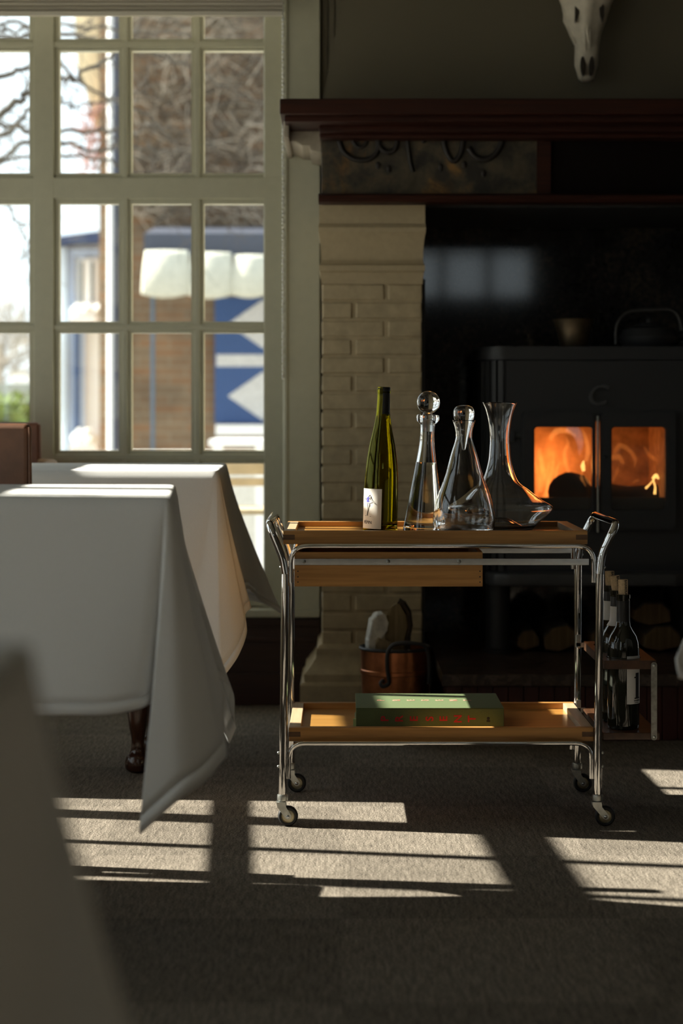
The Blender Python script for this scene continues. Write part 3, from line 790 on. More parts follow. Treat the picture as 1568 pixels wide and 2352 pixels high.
# ------------------------------------------------------------------ things on and under the stove
Yb = 6.02; zt2 = zs(795)
prof = []
for (h, r) in ((0, 0.0), (0, 0.036), (0.004, 0.040), (0.045, 0.050), (0.082, 0.0625), (0.086, 0.065), (0.088, 0.064), (0.082, 0.0595), (0.045, 0.047), (0.006, 0.036), (0.006, 0)): prof.append((r, zt2 + h))
o = obj('metal_bowl', MB().lathe(prof, (X(1317, Yb), Yb, 0), 48), M_brass)
tag(o, 'small flared brass bowl standing on the black stove top', 'bowl')
kt = thing('kettle', 'black iron kettle with arched handle on the stove top', 'kettle', (X(1490, 6.06), 6.06, zt2))
kx, ky = X(1490, 6.06), 6.06
obj('pot', MB().lathe([(0, 0), (0.075, 0), (0.088, 0.012), (0.093, 0.035), (0.080, 0.060), (0.05, 0.068), (0, 0.068)], (kx, ky, zt2), 40).tube(spline([(kx + 0.08, ky, zt2 + 0.03), (kx + 0.11, ky, zt2 + 0.045), (kx + 0.125, ky, zt2 + 0.07)], 5), [0.016] * 6 + [0.012] * 5, 12), M_iron, kt)
obj('lid', MB().lathe([(0.05, 0.068), (0.045, 0.074), (0.01, 0.08), (0.008, 0.088), (0.012, 0.096), (0, 0.100)], (kx, ky, zt2), 32), M_iron, kt)
hp = spline([at(1414, 790, 6.06), at(1416, 748, 6.06), at(1436, 721, 6.06), at(1465, 713, 6.06), at(1500, 712, 6.06), at(1540, 712, 6.06), at(1560, 735, 6.06), at(1566, 790, 6.06)], 8)
obj('handle', MB().tube(hp, 0.0055, 10), plain('worn steel handle', (0.10, 0.095, 0.09), 0.4, 0.6), kt)

def split_log(name, label, cx, cyf, cz, w, h, L, rot, mat_end, seed, group=None):
    """wedge of firewood lying with its end towards the room: cut face and bark back"""
    lg = thing(name, label, 'log', (cx, cyf, cz), group)
    pts = [(-w / 2, -h / 2 + 0.01), (-w * 0.1, -h / 2), (w / 2, -h * 0.25), (w * 0.46, h * 0.15), (w * 0.2, h / 2), (-w * 0.25, h * 0.42), (-w * 0.47, h * 0.1)]
    R = Matrix.Translation((cx, cyf, cz)) @ Matrix.Rotation(rot, 4, 'Y')
    obj('split_wood', MB().prism([(x, z) for x, z in pts], 'Y', 0, L, 0.004).jitter(0.0015, seed).transform(R), mat_end, lg, smooth=20)
    bk = [pts[3], pts[4], pts[5], pts[6]]
    out = [(x * 1.07, z * 1.07 + 0.001) for x, z in bk]
    obj('bark', MB().prism(bk + list(reversed(out)), 'Y', 0.004, L - 0.004).jitter(0.0012, seed + 1).transform(R), M_darkbark, lg, smooth=20)
    return lg
LG = 'firewood under the stove'
hz = 0.188
split_log('firewood_log', 'small split log lying under the stove beside its front leg', X(1213, 5.88), 5.88, hz + 0.033, 0.066, 0.060, 0.28, 0.05, M_shadedsplit, 11, LG)
split_log('firewood_log', 'larger split log under the middle of the stove', X(1290, 5.87), 5.87, hz + 0.040, 0.108, 0.074, 0.28, -0.12, M_shadedsplit, 12, LG)
split_log('firewood_log', 'split log in shadow under the stove behind the cart leg', X(1395, 5.88), 5.88, hz + 0.040, 0.10, 0.072, 0.28, 0.10, M_shadedsplit, 15, LG)
split_log('firewood_log', 'split log lying on the hearth just behind the dark bottles', X(1522, 5.86), 5.86, hz + 0.040, 0.11, 0.076, 0.28, 0.06, M_shadedsplit, 13, LG)
split_log('firewood_log', 'topmost split log of the pile under the stove, above the dark bottles', X(1500, 5.87), 5.87, hz + 0.112, 0.11, 0.068, 0.28, 0.10, M_shadedsplit, 14, LG)

# ------------------------------------------------------------------ copper log bucket
BYc = 5.49; bx = X(908, BYc); br = 0.098
bk = thing('log_bucket', 'worn copper log bucket in front of the painted brick pier', 'bucket', (bx, BYc, 0))
rz = Z(1487, BYc)
obj('bucket_body', MB().lathe([(0, 0.004), (0.082, 0.0), (0.086, 0.01), (0.094, 0.12), (0.098, rz), (0.095, rz), (0.091, 0.12), (0.083, 0.012), (0, 0.012)], (bx, BYc, 0), 56), M_copper, bk)
obj('rim', MB().tube(arc((bx, BYc, rz), 0.098, 0, 354, 59, 'XY'), 0.005, 10, closed=True), M_iron, bk)
obj('band', MB().lathe([(0.0962, 0.175), (0.099, 0.177), (0.099, 0.187), (0.0968, 0.189)], (bx, BYc, 0), 56), M_copper, bk)
hp = spline([at(880, 1562, 5.39), at(874, 1570, 5.385), at(880, 1577, 5.38), at(893, 1568, 5.38), at(889, 1535, 5.375), at(890, 1500, 5.37), at(902, 1482, 5.365), at(925, 1477, 5.362), at(955, 1478, 5.362), at(975, 1484, 5.37), at(983, 1505, 5.375), at(985, 1540, 5.385), at(984, 1570, 5.395)], 8)
obj('handle', MB().tube(hp, 0.0055, 10), M_iron, bk)
def bucket_log(label, poly, bark_poly, Y0, Y1, tilt, mat, seed):
    lg = thing('bucket_log', label, 'log', tuple(at(poly[0][0], poly[0][1], Y0)), 'birch logs in the copper bucket')
    m = MB().prism([(X(px, Y0), Z(py, Y0)) for px, py in poly], 'Y', Y0, Y1, 0.004)
    for v in m.bm.verts: v.co.x += (v.co.y - Y0) * tilt
    obj('split_wood', m.jitter(0.002, seed), mat, lg, smooth=20)
    if bark_poly:
        b = MB().prism([(X(px, Y0), Z(py, Y0)) for px, py in bark_poly], 'Y', Y0 + 0.002, Y1 - 0.003, 0.002)
        for v in b.bm.verts: v.co.x += (v.co.y - Y0) * tilt
        obj('bark', b.jitter(0.002, seed + 1), M_darkbark, lg, smooth=20)
bucket_log('pale birch log with white bark standing in the copper bucket', [(846, 1560), (846, 1470), (855, 1425), (866, 1412), (884, 1410), (893, 1430), (890, 1448), (878, 1466), (872, 1560)], None, 5.455, 5.53, -0.1, M_bark, 31)
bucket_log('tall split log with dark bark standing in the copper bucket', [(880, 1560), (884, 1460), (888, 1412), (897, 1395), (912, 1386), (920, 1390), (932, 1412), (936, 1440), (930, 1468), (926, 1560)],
           [(912, 1386), (920, 1388), (934, 1412), (938, 1440), (932, 1470), (928, 1560), (934, 1560), (938, 1470), (944, 1440), (940, 1410), (926, 1386), (914, 1380)], 5.475, 5.555, 0.1, M_litsplit, 33)
bucket_log('short split log at the front of the copper bucket', [(862, 1580), (862, 1478), (870, 1466), (897, 1474), (905, 1490), (905, 1580)], None, 5.428, 5.455, 0, M_litsplit, 35)

# ------------------------------------------------------------------ animal skull on the hood
sk = thing('animal_skull', 'pale bone deer skull hung on the dark chimney hood', 'skull', tuple(at(1348, 90, 5.83)))
def skull():
    m = MB(); b = m.bm; Y0 = 5.80
    rows = [  # py, left, right, depth, mid
        (-150, 1300, 1400, 0.10), (-120, 1285, 1412, 0.13), (-80, 1280, 1418, 0.14), (-40, 1276, 1424, 0.135), (-10, 1281, 1414, 0.125), (10, 1290, 1404, 0.115),
        (30, 1294, 1398, 0.105), (45, 1294, 1394, 0.10), (62, 1303, 1387, 0.092), (80, 1311, 1381, 0.085), (96, 1319, 1378.5, 0.078), (100, 1322, 1378, 0.075),
        (115, 1322.5, 1377.5, 0.066), (135, 1322, 1377, 0.056), (146, 1322.5, 1376.5, 0.05), (158, 1327, 1373, 0.044), (168, 1330, 1370, 0.038), (176, 1333, 1368, 0.032), (181.5, 1341, 1361, 0.022)]
    n = 36; rings = []
    for (py, l, r_, d) in rows:
        c = (l + r_) / 2; hw = (r_ - l) / 2 / F * 5.74
        cx_ = X(c, 5.74); z = Z(py, 5.74)
        ring = []
        for k in range(n):
            a = 2 * math.pi * k / n
            ca, sa = math.cos(a), math.sin(a)
            x = hw * (abs(ca) ** 0.85) * (1 if ca > 0 else -1)
            dep = d * (abs(sa) ** 0.8) * (1 if sa > 0 else -1)
            y = Y0 - d * 0.42 + (-dep * 0.55 if sa > 0 else -dep * 0.4)
            if sa > 0 and py < 112: y -= 0.012 * max(0, 1 - abs(ca) * 3.2)          # nasal ridge
            ring.append(b.verts.new((cx_ + x, y, z)))
        rings.append(ring)
    for A, B in zip(rings, rings[1:]):
        for k in range(n): b.faces.new((A[k], A[(k + 1) % n], B[(k + 1) % n], B[k]))
    b.faces.new(rings[0]); b.faces.new(list(reversed(rings[-1])))
    bmesh.ops.recalc_face_normals(b, faces=b.faces)
    return m
obj('cranium', skull(), M_bone, sk, smooth=60)
# jagged cheek edge, nasal bones and dark plugs for the hollows
ck = MB()
for i in range(9):
    t = i / 8; ck.ball(at(1300 + 20 * t, 52 + 44 * t, 5.745), 0.0055 - 0.001 * t, 2, (0.9, 1.6, 1.0))
obj('tooth_row', ck, M_bone, sk, smooth=60)
nb = MB().tube([at(1343, 60, 5.712), at(1343, 95, 5.722), at(1344, 121, 5.742)], [0.008, 0.008, 0.002], 10).tube([at(1352, 60, 5.712), at(1353, 95, 5.722), at(1354, 116, 5.742)], [0.008, 0.008, 0.003], 10)
obj('nasal_bone', nb, M_bone, sk, smooth=60)
def hollow(pts, Y, dep=0.02):
    return [(X(px, Y), Z(py, Y)) for px, py in pts]
ho = MB()
def flat(poly, d=0.004):                       # dark plug painting a hollow's shade on the snout face
    ys = []
    for px, py in poly: ys.append(0)
    ho.prism(poly, 'Y', 5.735, 5.79)
def ellp(cx_, cy_, rx, ry, lean=0, n=18):
    return [(X(cx_ + rx * math.cos(2 * math.pi * k / n) + lean * math.sin(2 * math.pi * k / n), 5.74), Z(cy_ - ry * math.sin(2 * math.pi * k / n), 5.74)) for k in range(n)]
obj('nostril', MB().prism(ellp(1339.5, 150, 6, 21.5, -1.5), 'Y', 5.7440, 5.79), M_hollowshade, sk, smooth=30)
obj('nostril', MB().prism(ellp(1359, 150, 6, 21.5, 0.5), 'Y', 5.7440, 5.79), M_hollowshade, sk, smooth=30)
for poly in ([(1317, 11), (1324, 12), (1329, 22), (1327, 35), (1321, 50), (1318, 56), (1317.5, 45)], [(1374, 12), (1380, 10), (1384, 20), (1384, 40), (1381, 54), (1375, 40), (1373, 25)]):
    obj('eye_slit', MB().prism(hollow(poly, 5.73), 'Y', 5.700, 5.75), M_hollowshade, sk, smooth=30)

# ------------------------------------------------------------------ serving cart
CF, CR = 4.286, 4.67                       # distance of the front and the rear pair of legs
ct = thing('serving_cart', 'chrome and teak serving trolley with two trays standing on the carpet', 'serving cart', (X(1012, 4.48), 4.48, 0))
RL = 0.0088
def leg_path(side):
    """one end of the cart: front leg, over the handle, rear leg"""
    if side < 0:
        foot, knee, bend, corner = (648.5, 1830), (655, 1318), (650, 1285), (617, 1203)
    else:
        foot, knee, bend, corner = (1372, 1830), (1377, 1318), (1381, 1272), (1416, 1203)
    fr = [at(*foot, CF), at(*knee, CF), at(*bend, CF), at(*corner, CF)]
    re = [Vector((p.x, CR, p.z)) for p in fr]
    if side < 0: re[0].x = X(669, CR); re[1].x = X(668, CR)
    else: re[0].x = X(1325, CR); re[1].x = X(1327, CR)
    return fr, re
CAST = []
for side in (-1, 1):
    fr, re = leg_path(side)
    z0 = 0.062
    mid = (fr[1] + fr[2]) / 2
    path = round_path([fr[1], fr[2], fr[3], re[3], re[2], re[1]], [0, 0.05, 0.030, 0.030, 0.05, 0], 8)
    for (q, s) in ((fr, 'f'), (re, 'r')):
        foot = Vector((q[0].x, q[0].y, z0)); CAST.append((foot, side, s))
        g = obj('leg', MB().tube([foot, q[1]], RL, 20), M_chrome, ct)
        obj('collar', MB().lathe([(0, 0.056), (0.0115, 0.056), (0.0118, 0.058), (0.0118, 0.066), (0.0112, 0.069), (0.009, 0.070)], (foot.x, foot.y, 0), 24), M_zinc, g)
        for zz_ in (0.600, 0.566, 0.160, 0.130) if s == 'f' else (0.600, 0.566):
            sc_ = MB().ball((q[1].x + side * (RL + 0.001) + (q[0].x - q[1].x) * max(0, (0.55 - zz_) / 0.5), q[1].y, zz_), 0.0035, 2)
            obj('screw', sc_, M_zinc, g)
    obj('handle', MB().tube(path, RL, 20), M_chrome, ct)
# casters
for foot, side, s in CAST:
    if s == 'f': wx = foot.x + (0.012 if side < 0 else 0.016)
    else: wx = foot.x + 0.013
    wz, wr = 0.0225, 0.0222
    q = MB()
    q.cyl((foot.x, foot.y, 0.046), (foot.x, foot.y, 0.060), 0.006, 16)
    for d in (-1, 1):
        ya, yb = foot.y + d * 0.0115, foot.y + d * 0.0130
        pl = [(foot.x - 0.013, 0.054), (foot.x + 0.007, 0.054), (foot.x + 0.0085, 0.043), (wx + 0.008, wz + 0.002), (wx + 0.0055, wz - 0.005), (wx, wz - 0.0065), (wx - 0.005, wz - 0.004), (foot.x - 0.011, 0.044)]
        q.prism(pl, 'Y', min(ya, yb), max(ya, yb))
    q.box(foot.x - 0.013, foot.x + 0.007, foot.y - 0.0125, foot.y + 0.0125, 0.0515, 0.0545, 0.001)
    c_ = obj('caster', q, M_zinc, ct, smooth=25)
    M = Matrix.Translation((wx, foot.y, wz)) @ Matrix.Rotation(math.pi / 2, 4, 'X')
    w_ = MB().lathe([(0.0145, -0.008), (0.019, -0.0085), (0.0215, -0.006), (wr, 0), (0.0215, 0.006), (0.019, 0.0085), (0.0145, 0.008), (0.0145, -0.008)], (0, 0, 0), 40)
    obj('tyre', w_.transform(M), M_rubber, c_, smooth=40)
    h_ = MB().lathe([(0, -0.009), (0.005, -0.009), (0.006, -0.006), (0.0125, -0.005), (0.0148, -0.0075), (0.0148, 0.0075), (0.0125, 0.005), (0.006, 0.006), (0.005, 0.009), (0, 0.009)], (0, 0, 0), 32)
    obj('hub', h_.transform(M), M_hub, c_, smooth=40)
    for d in (-1, 1): obj('axle_rivet', MB().ball((wx, foot.y + d * 0.0135, wz), 0.004, 2, (1, 0.5, 1)), M_steel, c_)

def tray(name, x0, x1, z0, z1, y0, y1, fz):
    t = 0.022; d = 0.018
    o = obj(name, MB().box(x0 + t, x1 - t, y0 + d - 0.004, y1 - d + 0.004, fz - 0.006, fz), M_veneer, ct, smooth=0)
    for a, b in ((y0, y0 + d), (y1 - d, y1)): obj('long_rail', MB().box(x0, x1, a, b, z0, z1, 0.0015), M_teak, o)
    for a, b in ((x0 + 0.0004, x0 + t + 0.004), (x1 - t - 0.004, x1 - 0.0004)): obj('end_rail', MB().box(a, b, y0 + d, y1 - d, z0 + 0.001, z1 - 0.0002, 0.0015), M_teakY, o)
    for (a, b) in ((x0 - 0.0003, x0 + 0.0255), (x1 - 0.0255, x1 + 0.0003)):
        obj('finger_joint', MB().box(a, b, y0 - 0.0003, y0 + 0.004, (z0 + z1) / 2 - 0.005, (z0 + z1) / 2 + 0.006), wood('end grain', (0.09, 0.04, 0.014), (0.16, 0.075, 0.026), 0.5), o, smooth=0)
    return o
TF = 0.6325                                  # upper tray floor
UX0, UX1 = X(650, 4.30), X(1349, 4.30)
tray('upper_tray', UX0, UX1, Z(1250, 4.30), Z(1219, 4.30), 4.300, 4.684, TF)
LF = 0.1985
tray('lower_tray', X(663, 4.30), X(1363, 4.30), Z(1703, 4.30), Z(1671, 4.30), 4.300, 4.684, LF)
# bent support rails under the trays
RS = 0.0053
def hoop(y, zt_, zb_, x0, x1):
    return MB().tube(round_path([(x0, y, zb_), (x0, y, zt_), (x1, y, zt_), (x1, y, zb_)], [0, 0.052, 0.052, 0], 10), RS, 14)
for y in (CF + 0.004, CR - 0.004):
    s_ = 1 if y < 4.5 else 1
    obj('support_rail', hoop(y, Z(1253.5, 4.29) - 0.0003, Z(1338, 4.29), X(667.5, 4.29), X(1363, 4.29)), M_chrome, ct)
    obj('support_rail', hoop(y, Z(1706.5, 4.29) - 0.0003, Z(1788, 4.29), X(662, 4.29), X(1358, 4.29)), M_chrome, ct)
fb = MB().box(X(677, 4.285), X(1352, 4.285), 4.283, 4.287, Z(1298, 4.285), Z(1283, 4.285), 0.0008)
o = obj('flat_rail', fb, M_steel, ct)
for px, py in ((698, 1290), (891, 1290), (1054, 1290)): obj('screw', MB().ball(at(px, py, 4.2822), 0.0045, 2, (1, 0.45, 1)), M_darkzinc, o)
o = obj('flat_rail', MB().box(X(686, 4.66), X(1318, 4.66), 4.662, 4.666, Z(1270.5, 4.664), Z(1257, 4.664), 0.0008), M_steel, ct)
# sliding drawer under the upper tray
dx0, dx1, dy0, dy1, dz0, dz1 = X(676, 4.292), X(1108, 4.292), 4.290, 4.655, Z(1347, 4.292), Z(1268, 4.292)
dr_ = MB().box(dx0, dx1, dy0, dy0 + 0.012, dz0, dz1, 0.001)
d_ = obj('drawer', dr_, M_teak, ct)
obj('drawer_box', MB().box(dx0, dx0 + 0.01, dy0 + 0.012, dy1, dz0, dz1).box(dx1 - 0.01, dx1, dy0 + 0.012, dy1, dz0, dz1).box(dx0, dx1, dy1, dy1 + 0.01, dz0, dz1).box(dx0, dx1, dy0 + 0.006, dy1, dz0 + 0.003, dz0 + 0.008), M_teak, d_, smooth=0)
for px in (684, 1102):
    for py in (1312, 1325, 1337): obj('nail', MB().ball(at(px, py, dy0 - 0.0003), 0.0016, 2, (1, 0.5, 1)), M_iron, d_)

# bottle rack hung on the right end of the cart
BXS = [(0.627, 4.362), (0.627, 4.462), (0.629, 4.592)]
def board_holes(x0, x1, y0, y1, z0, z1, holes, r):
    m = MB(); ys = [y0] + [(holes[i][1] + holes[i + 1][1]) / 2 for i in range(len(holes) - 1)] + [y1]
    n = 40
    for (hx_, hy_), ya, yb in zip(holes, ys, ys[1:]):
        outer, inner = [], []
        for k in range(n):
            a = 2 * math.pi * (k + 0.5) / n; c, s = math.cos(a), math.sin(a)
            tx = ((x1 - hx_) if c > 0 else (x0 - hx_)) / c if abs(c) > 1e-9 else 1e9
            ty = ((yb - hy_) if s > 0 else (ya - hy_)) / s if abs(s) > 1e-9 else 1e9
            t = min(tx, ty); outer.append([hx_ + c * t, hy_ + s * t]); inner.append((hx_ + r * c, hy_ + r * s))
        for cx_, cy_ in ((x0, ya), (x0, yb), (x1, ya), (x1, yb)):      # square up the corners
            i = min(range(n), key=lambda i: (outer[i][0] - cx_) ** 2 + (outer[i][1] - cy_) ** 2); outer[i] = [cx_, cy_]
        m.ringplate(outer, inner, 'Z', z0, z1)
    return m
rk = obj('rack_board', board_holes(0.576, 0.690, 4.300, 4.665, 0.341, 0.360, BXS, 0.0385), M_walnut, ct, smooth=30)
obj('rack_board', MB().box(0.574, 0.698, 4.300, 4.668, 0.186, 0.2015, 0.0015), M_walnut, ct)
for y in (4.2965, 4.668):
    s_o = obj('rack_strap', MB().prism(rrect(0.6785, 0.6915, 0.186, 0.357, 0.006, 5), 'Y', y - 0.0018, y + 0.0018), M_darkzinc, ct, smooth=25)
    if y < 4.5:
        for z in (0.193, 0.350): obj('rivet', MB().ball((0.685, 4.2945, z), 0.0038, 2, (1, 0.5, 1)), M_zinc, s_o)
for z in (0.35, 0.195):
    obj('rack_bracket', MB().box(0.557, 0.569, CR - 0.0135, CR - 0.0105, z - 0.002, z + 0.026, 0.001).box(0.557, 0.580, CR - 0.0135, CR - 0.0105, z - 0.004, z + 0.008, 0.001), M_zinc, ct)

# ------------------------------------------------------------------ things on the upper tray
def prof_px(Y, base, rows):
    """outline rows (py, half width in pixels) of a turned thing standing at Y -> [(r, height)]"""
    return [(hw / F * Y, Z(py, Y) - base) for py, hw in rows]
def fine(prof, n=6):
    P = spline([(r, 0, z) for r, z in prof], n)
    return [(max(p.x, 0), p.z) for p in P]
def wrap(me, r, a0, z0, c, tilt=None, off=0.0004):
    """bend a flat mesh (x, y) round a cylinder of radius r about c; a0 is the bearing of its middle"""
    for v in me.vertices:
        a = a0 + v.co.x / r; rr = r + off + v.co.z
        v.co = Vector((c[0] + rr * math.sin(a), c[1] - rr * math.cos(a), z0 + v.co.y))
    return me
def curved_label(r, a_mid, w, z0, z1, off=0.0003, n=24):
    return MB().sheet(lambda u, v: Vector(((r + off) * math.sin(a_mid + (u - 0.5) * w / r), -(r + off) * math.cos(a_mid + (u - 0.5) * w / r), z0 + (z1 - z0) * v)), n, 2)
def line_mesh(pts, rad):
    m = MB().tube([(x, y, 0) for x, y in pts], rad, 5); me = bpy.data.meshes.new('t'); m.bm.to_mesh(me); m.bm.free(); return me

# wine bottle
wy = 4.44; wb_ = (X(872.5, wy), wy, TF + 0.0004)
wn = thing('wine_bottle', 'tall green flute wine bottle with cream label on the upper tray', 'bottle', wb_)
body_rows = [(1223, 37.5), (1219, 39.2), (1213, 39.5), (1150, 39.0), (1119, 38.4), (1085, 37.2), (1052, 33.8), (1019, 28.6), (986, 21.4), (956, 16.6), (930, 14.9), (905, 14.2)]
out = prof_px(wy, wb_[2], body_rows); out[0] = (out[0][0], 0.0)
outer = fine(out, 5)
s1 = wy / F
top = [(14.2 * s1, Z(904, wy) - wb_[2]), (15.6 * s1, Z(902.5, wy) - wb_[2]), (15.6 * s1, Z(895, wy) - wb_[2]), (14.6 * s1, Z(893.5, wy) - wb_[2]), (14.6 * s1, Z(889, wy) - wb_[2]), (10.5 * s1, Z(888.5, wy) - wb_[2])]
th = 0.0026
inner = [(max(r - th, 0.0085), z) for r, z in outer if z > 0.006]
prof = [(0, 0.012), (0.02, 0.006), (0.03, 0.0)] + outer + top + [(0.0095, top[-1][1] - 0.02)] + list(reversed(inner)) + [(0.022, 0.011), (0, 0.018)]
obj('bottle_glass', MB().lathe(prof, wb_, 64), M_green, wn, smooth=60)
zl = Z(955, wy) - wb_[2]
wi = [(r + 0.0003, z) for r, z in inner if 0.010 < z < zl]
obj('wine', MB().lathe([(0, 0.0185), (0.022, 0.0115)] + wi + [(wi[-1][0], zl), (0, zl)], wb_, 56), M_wine, wn, smooth=60)
cap_z0 = Z(951, wy) - wb_[2]
def cap_r(z): return 0.0152 if z > top[1][1] - 0.002 else 0.0142 + max(0, (0.27 - z)) * 0.012
obj('foil_strip', MB().sheet(lambda u, v: Vector((wb_[0] + 0, wb_[1], wb_[2])) + Vector(((cap_rr := (0.0159 if v > 0.86 and v < 0.98 else 0.01505 + (1 - v) * 0.0012)) * math.sin(-0.15 + 1.35 * u), -cap_rr * math.cos(-0.15 + 1.35 * u), cap_z0 + (Z(889, wy) - wb_[2] - cap_z0) * v)), 16, 30), M_foil, wn, smooth=60)
obj('cork', MB().lathe([(0, Z(905, wy) - wb_[2]), (0.0094, Z(905, wy) - wb_[2]), (0.0094, Z(891, wy) - wb_[2]), (0, Z(891, wy) - wb_[2])], wb_, 24), M_cork, wn)
rL = 39.3 * s1; aL = -0.80
w_l = 0.064
lb = obj('label', curved_label(rL, aL, w_l, Z(1213, wy) - wb_[2], Z(1122, wy) - wb_[2]).transform(Matrix.Translation(wb_)), M_paper, wn)
def lab_pt(me): return wrap(me, rL, aL, 0.0, (0, 0, 0), off=0.0007)
Ti = Matrix.Translation(wb_)
z_at = lambda py: Z(py, wy) - wb_[2]
ink = MB()
kk = 0.92 / 1000.0
def L(px, py): return ((px - 853) * 1.28 / 1000, z_at(py))
for pts, rad in (([L(851, 1155), L(852, 1170), L(850, 1183)], 0.0004), ([L(856, 1155), L(853, 1172), L(851, 1184)], 0.0004), ([L(845, 1184), L(859, 1185)], 0.0004),
                 ([L(841, 1143), L(846, 1147)], 0.0008), ([L(846, 1147), L(850, 1142)], 0.0004), ([L(856, 1146), L(862, 1152), L(867, 1156)], 0.0004), ([L(858, 1139), L(861, 1148), L(865, 1152)], 0.0004),
                 ([L(866, 1156), L(867, 1155)], 0.0009), ([L(847, 1155), L(855, 1156), L(861, 1153)], 0.0004), ([L(856, 1158), L(855, 1163)], 0.0006), ([L(853, 1140), L(856, 1136), L(858, 1140), L(857, 1146)], 0.0005)):
    ink.mesh(lab_pt(line_mesh(pts, rad)))
obj('drawing', ink.transform(Ti), M_ink, lb, smooth=0)
dm = MB().prism([L(850, 1142), L(853, 1140), L(855, 1143), L(853, 1148), L(855, 1152), L(849, 1153), L(848, 1149)], 'Z', 0, 0.0003)
me = bpy.data.meshes.new('t'); dm.bm.to_mesh(me); dm.bm.free()
obj('dress', MB().mesh(lab_pt(me)).transform(Ti), M_blueink, lb, smooth=0)
tm = text_mesh('PÉPIN', 0.0100, 0.0001)
for v in tm.vertices: v.co.y += z_at(1199); v.co.x += L(851, 0)[0]
obj('lettering', MB().mesh(lab_pt(tm)).transform(Ti), M_ink, lb, smooth=0)
wn.rotation_euler = (0, math.radians(1.5), 0)

# conical decanter with ball stopper
def shell(outer, th, zin):
    inner = [(max(r - th, 0.004), z) for r, z in outer if z > zin]
    return outer + [(outer[-1][0] - th, outer[-1][1])] + list(reversed(inner))[1:] + [(inner[0][0] * 0.6, zin), (0, zin)]
ay = 4.47; ab = (X(973, ay), ay, TF + 0.0004)
dc = thing('glass_decanter', 'conical glass decanter with round ball stopper, water inside', 'decanter', ab, 'glass decanters on the upper tray')
o_rows = [(1224, 46), (1221, 48.5), (1210, 47), (1150, 37.5), (1090, 27.8), (1050, 21.5), (1022, 17.8), (1000, 16.2), (985, 16.2), (974, 17.2)]
out = prof_px(ay, ab[2], o_rows); out[0] = (out[0][0], 0.0)
outer = [(0, 0)] + fine(out, 5)
s2 = ay / F
lip = [(24 * s2, Z(968, ay) - ab[2]), (26.6 * s2, Z(962, ay) - ab[2]), (26 * s2, Z(954, ay) - ab[2]), (23 * s2, Z(952, ay) - ab[2]), (13 * s2, Z(953, ay) - ab[2])]
inn = [(max(r - 0.0042, 0.0126), z) for r, z in fine(out, 5) if z > 0.012]
prof = outer + lip + [(12.8 * s2, Z(975, ay) - ab[2])] + list(reversed(inn))[6:] + [(0.036, 0.009), (0, 0.010)]
obj('decanter_glass', MB().lathe(prof, ab, 72), M_clear, dc, smooth=60)
zw = Z(1062, ay) - ab[2]
wi = [(r + 0.0003, z) for r, z in inn if z < zw and z > 0.0125]
obj('water', MB().lathe([(0, 0.0104), (0.036, 0.0094)] + wi + [(wi[-1][0], zw), (0, zw)], ab, 64), M_water, dc, smooth=60)
bz = Z(924, ay) - ab[2]; rb = 26.6 * s2
sp = [(0, Z(962, ay) - ab[2]), (0.0125, Z(962, ay) - ab[2]), (0.0122, Z(951, ay) - ab[2]), (0.0100, Z(947, ay) - ab[2])]
for k in range(20):
    a = -1.10 + (math.pi / 2 + 1.10) * k / 19; sp.append((max(rb * math.cos(a), 0), bz + rb * math.sin(a)))
sp[-1] = (0, bz + rb)
so = obj('stopper', MB().lathe(sp, ab, 56), M_clear, dc, smooth=60)
obj('ground_plug', MB().lathe([(0, Z(991, ay) - ab[2]), (0.0116, Z(991, ay) - ab[2]), (0.0124, Z(963, ay) - ab[2]), (0, Z(963, ay) - ab[2])], ab, 40), M_frost, so, smooth=40)
dc.rotation_euler = (0, math.radians(2.0), 0)

# teardrop decanter with pointed stopper
ty_ = 4.405; tb = (X(1065, ty_), ty_, TF + 0.0004)
td = thing('glass_decanter', 'clear teardrop glass decanter with pointed cone stopper, in front', 'decanter', tb, 'glass decanters on the upper tray')
o_rows = [(1224, 58), (1219, 66), (1205, 70.5), (1187, 71.5), (1145, 62.5), (1090, 43), (1043, 30), (1012, 20.3), (998, 18.9), (982, 21), (965, 26.3)]
out = prof_px(ty_, tb[2], o_rows); out[0] = (out[0][0], 0.0)
fo = fine(out, 6)
inn = [(r - 0.0022 - 0.004 * max(0, 1 - z / 0.05), z) for r, z in fo if z > 0.010]
obj('decanter_glass', MB().lathe([(0, 0)] + fo + [(fo[-1][0] - 0.0014, fo[-1][1])] + list(reversed(inn))[1:] + [(0.04, 0.009), (0, 0.011)], tb, 72), M_clear, td, smooth=60)
s3 = ty_ / F
cone = [(0, 1035), (3, 1033.5), (5.5, 1026), (10, 1007), (14.5, 990), (19.5, 972), (22.8, 960), (24.3, 950), (23, 941), (18.5, 934.5), (10, 931), (0, 930)]
sp = fine([(h * s3, Z(py, ty_) - tb[2]) for h, py in cone], 5)
sp[0] = (0, sp[0][1]); sp[-1] = (0, sp[-1][1])
obj('stopper', MB().lathe(sp, tb, 56), M_clear, td, smooth=60)

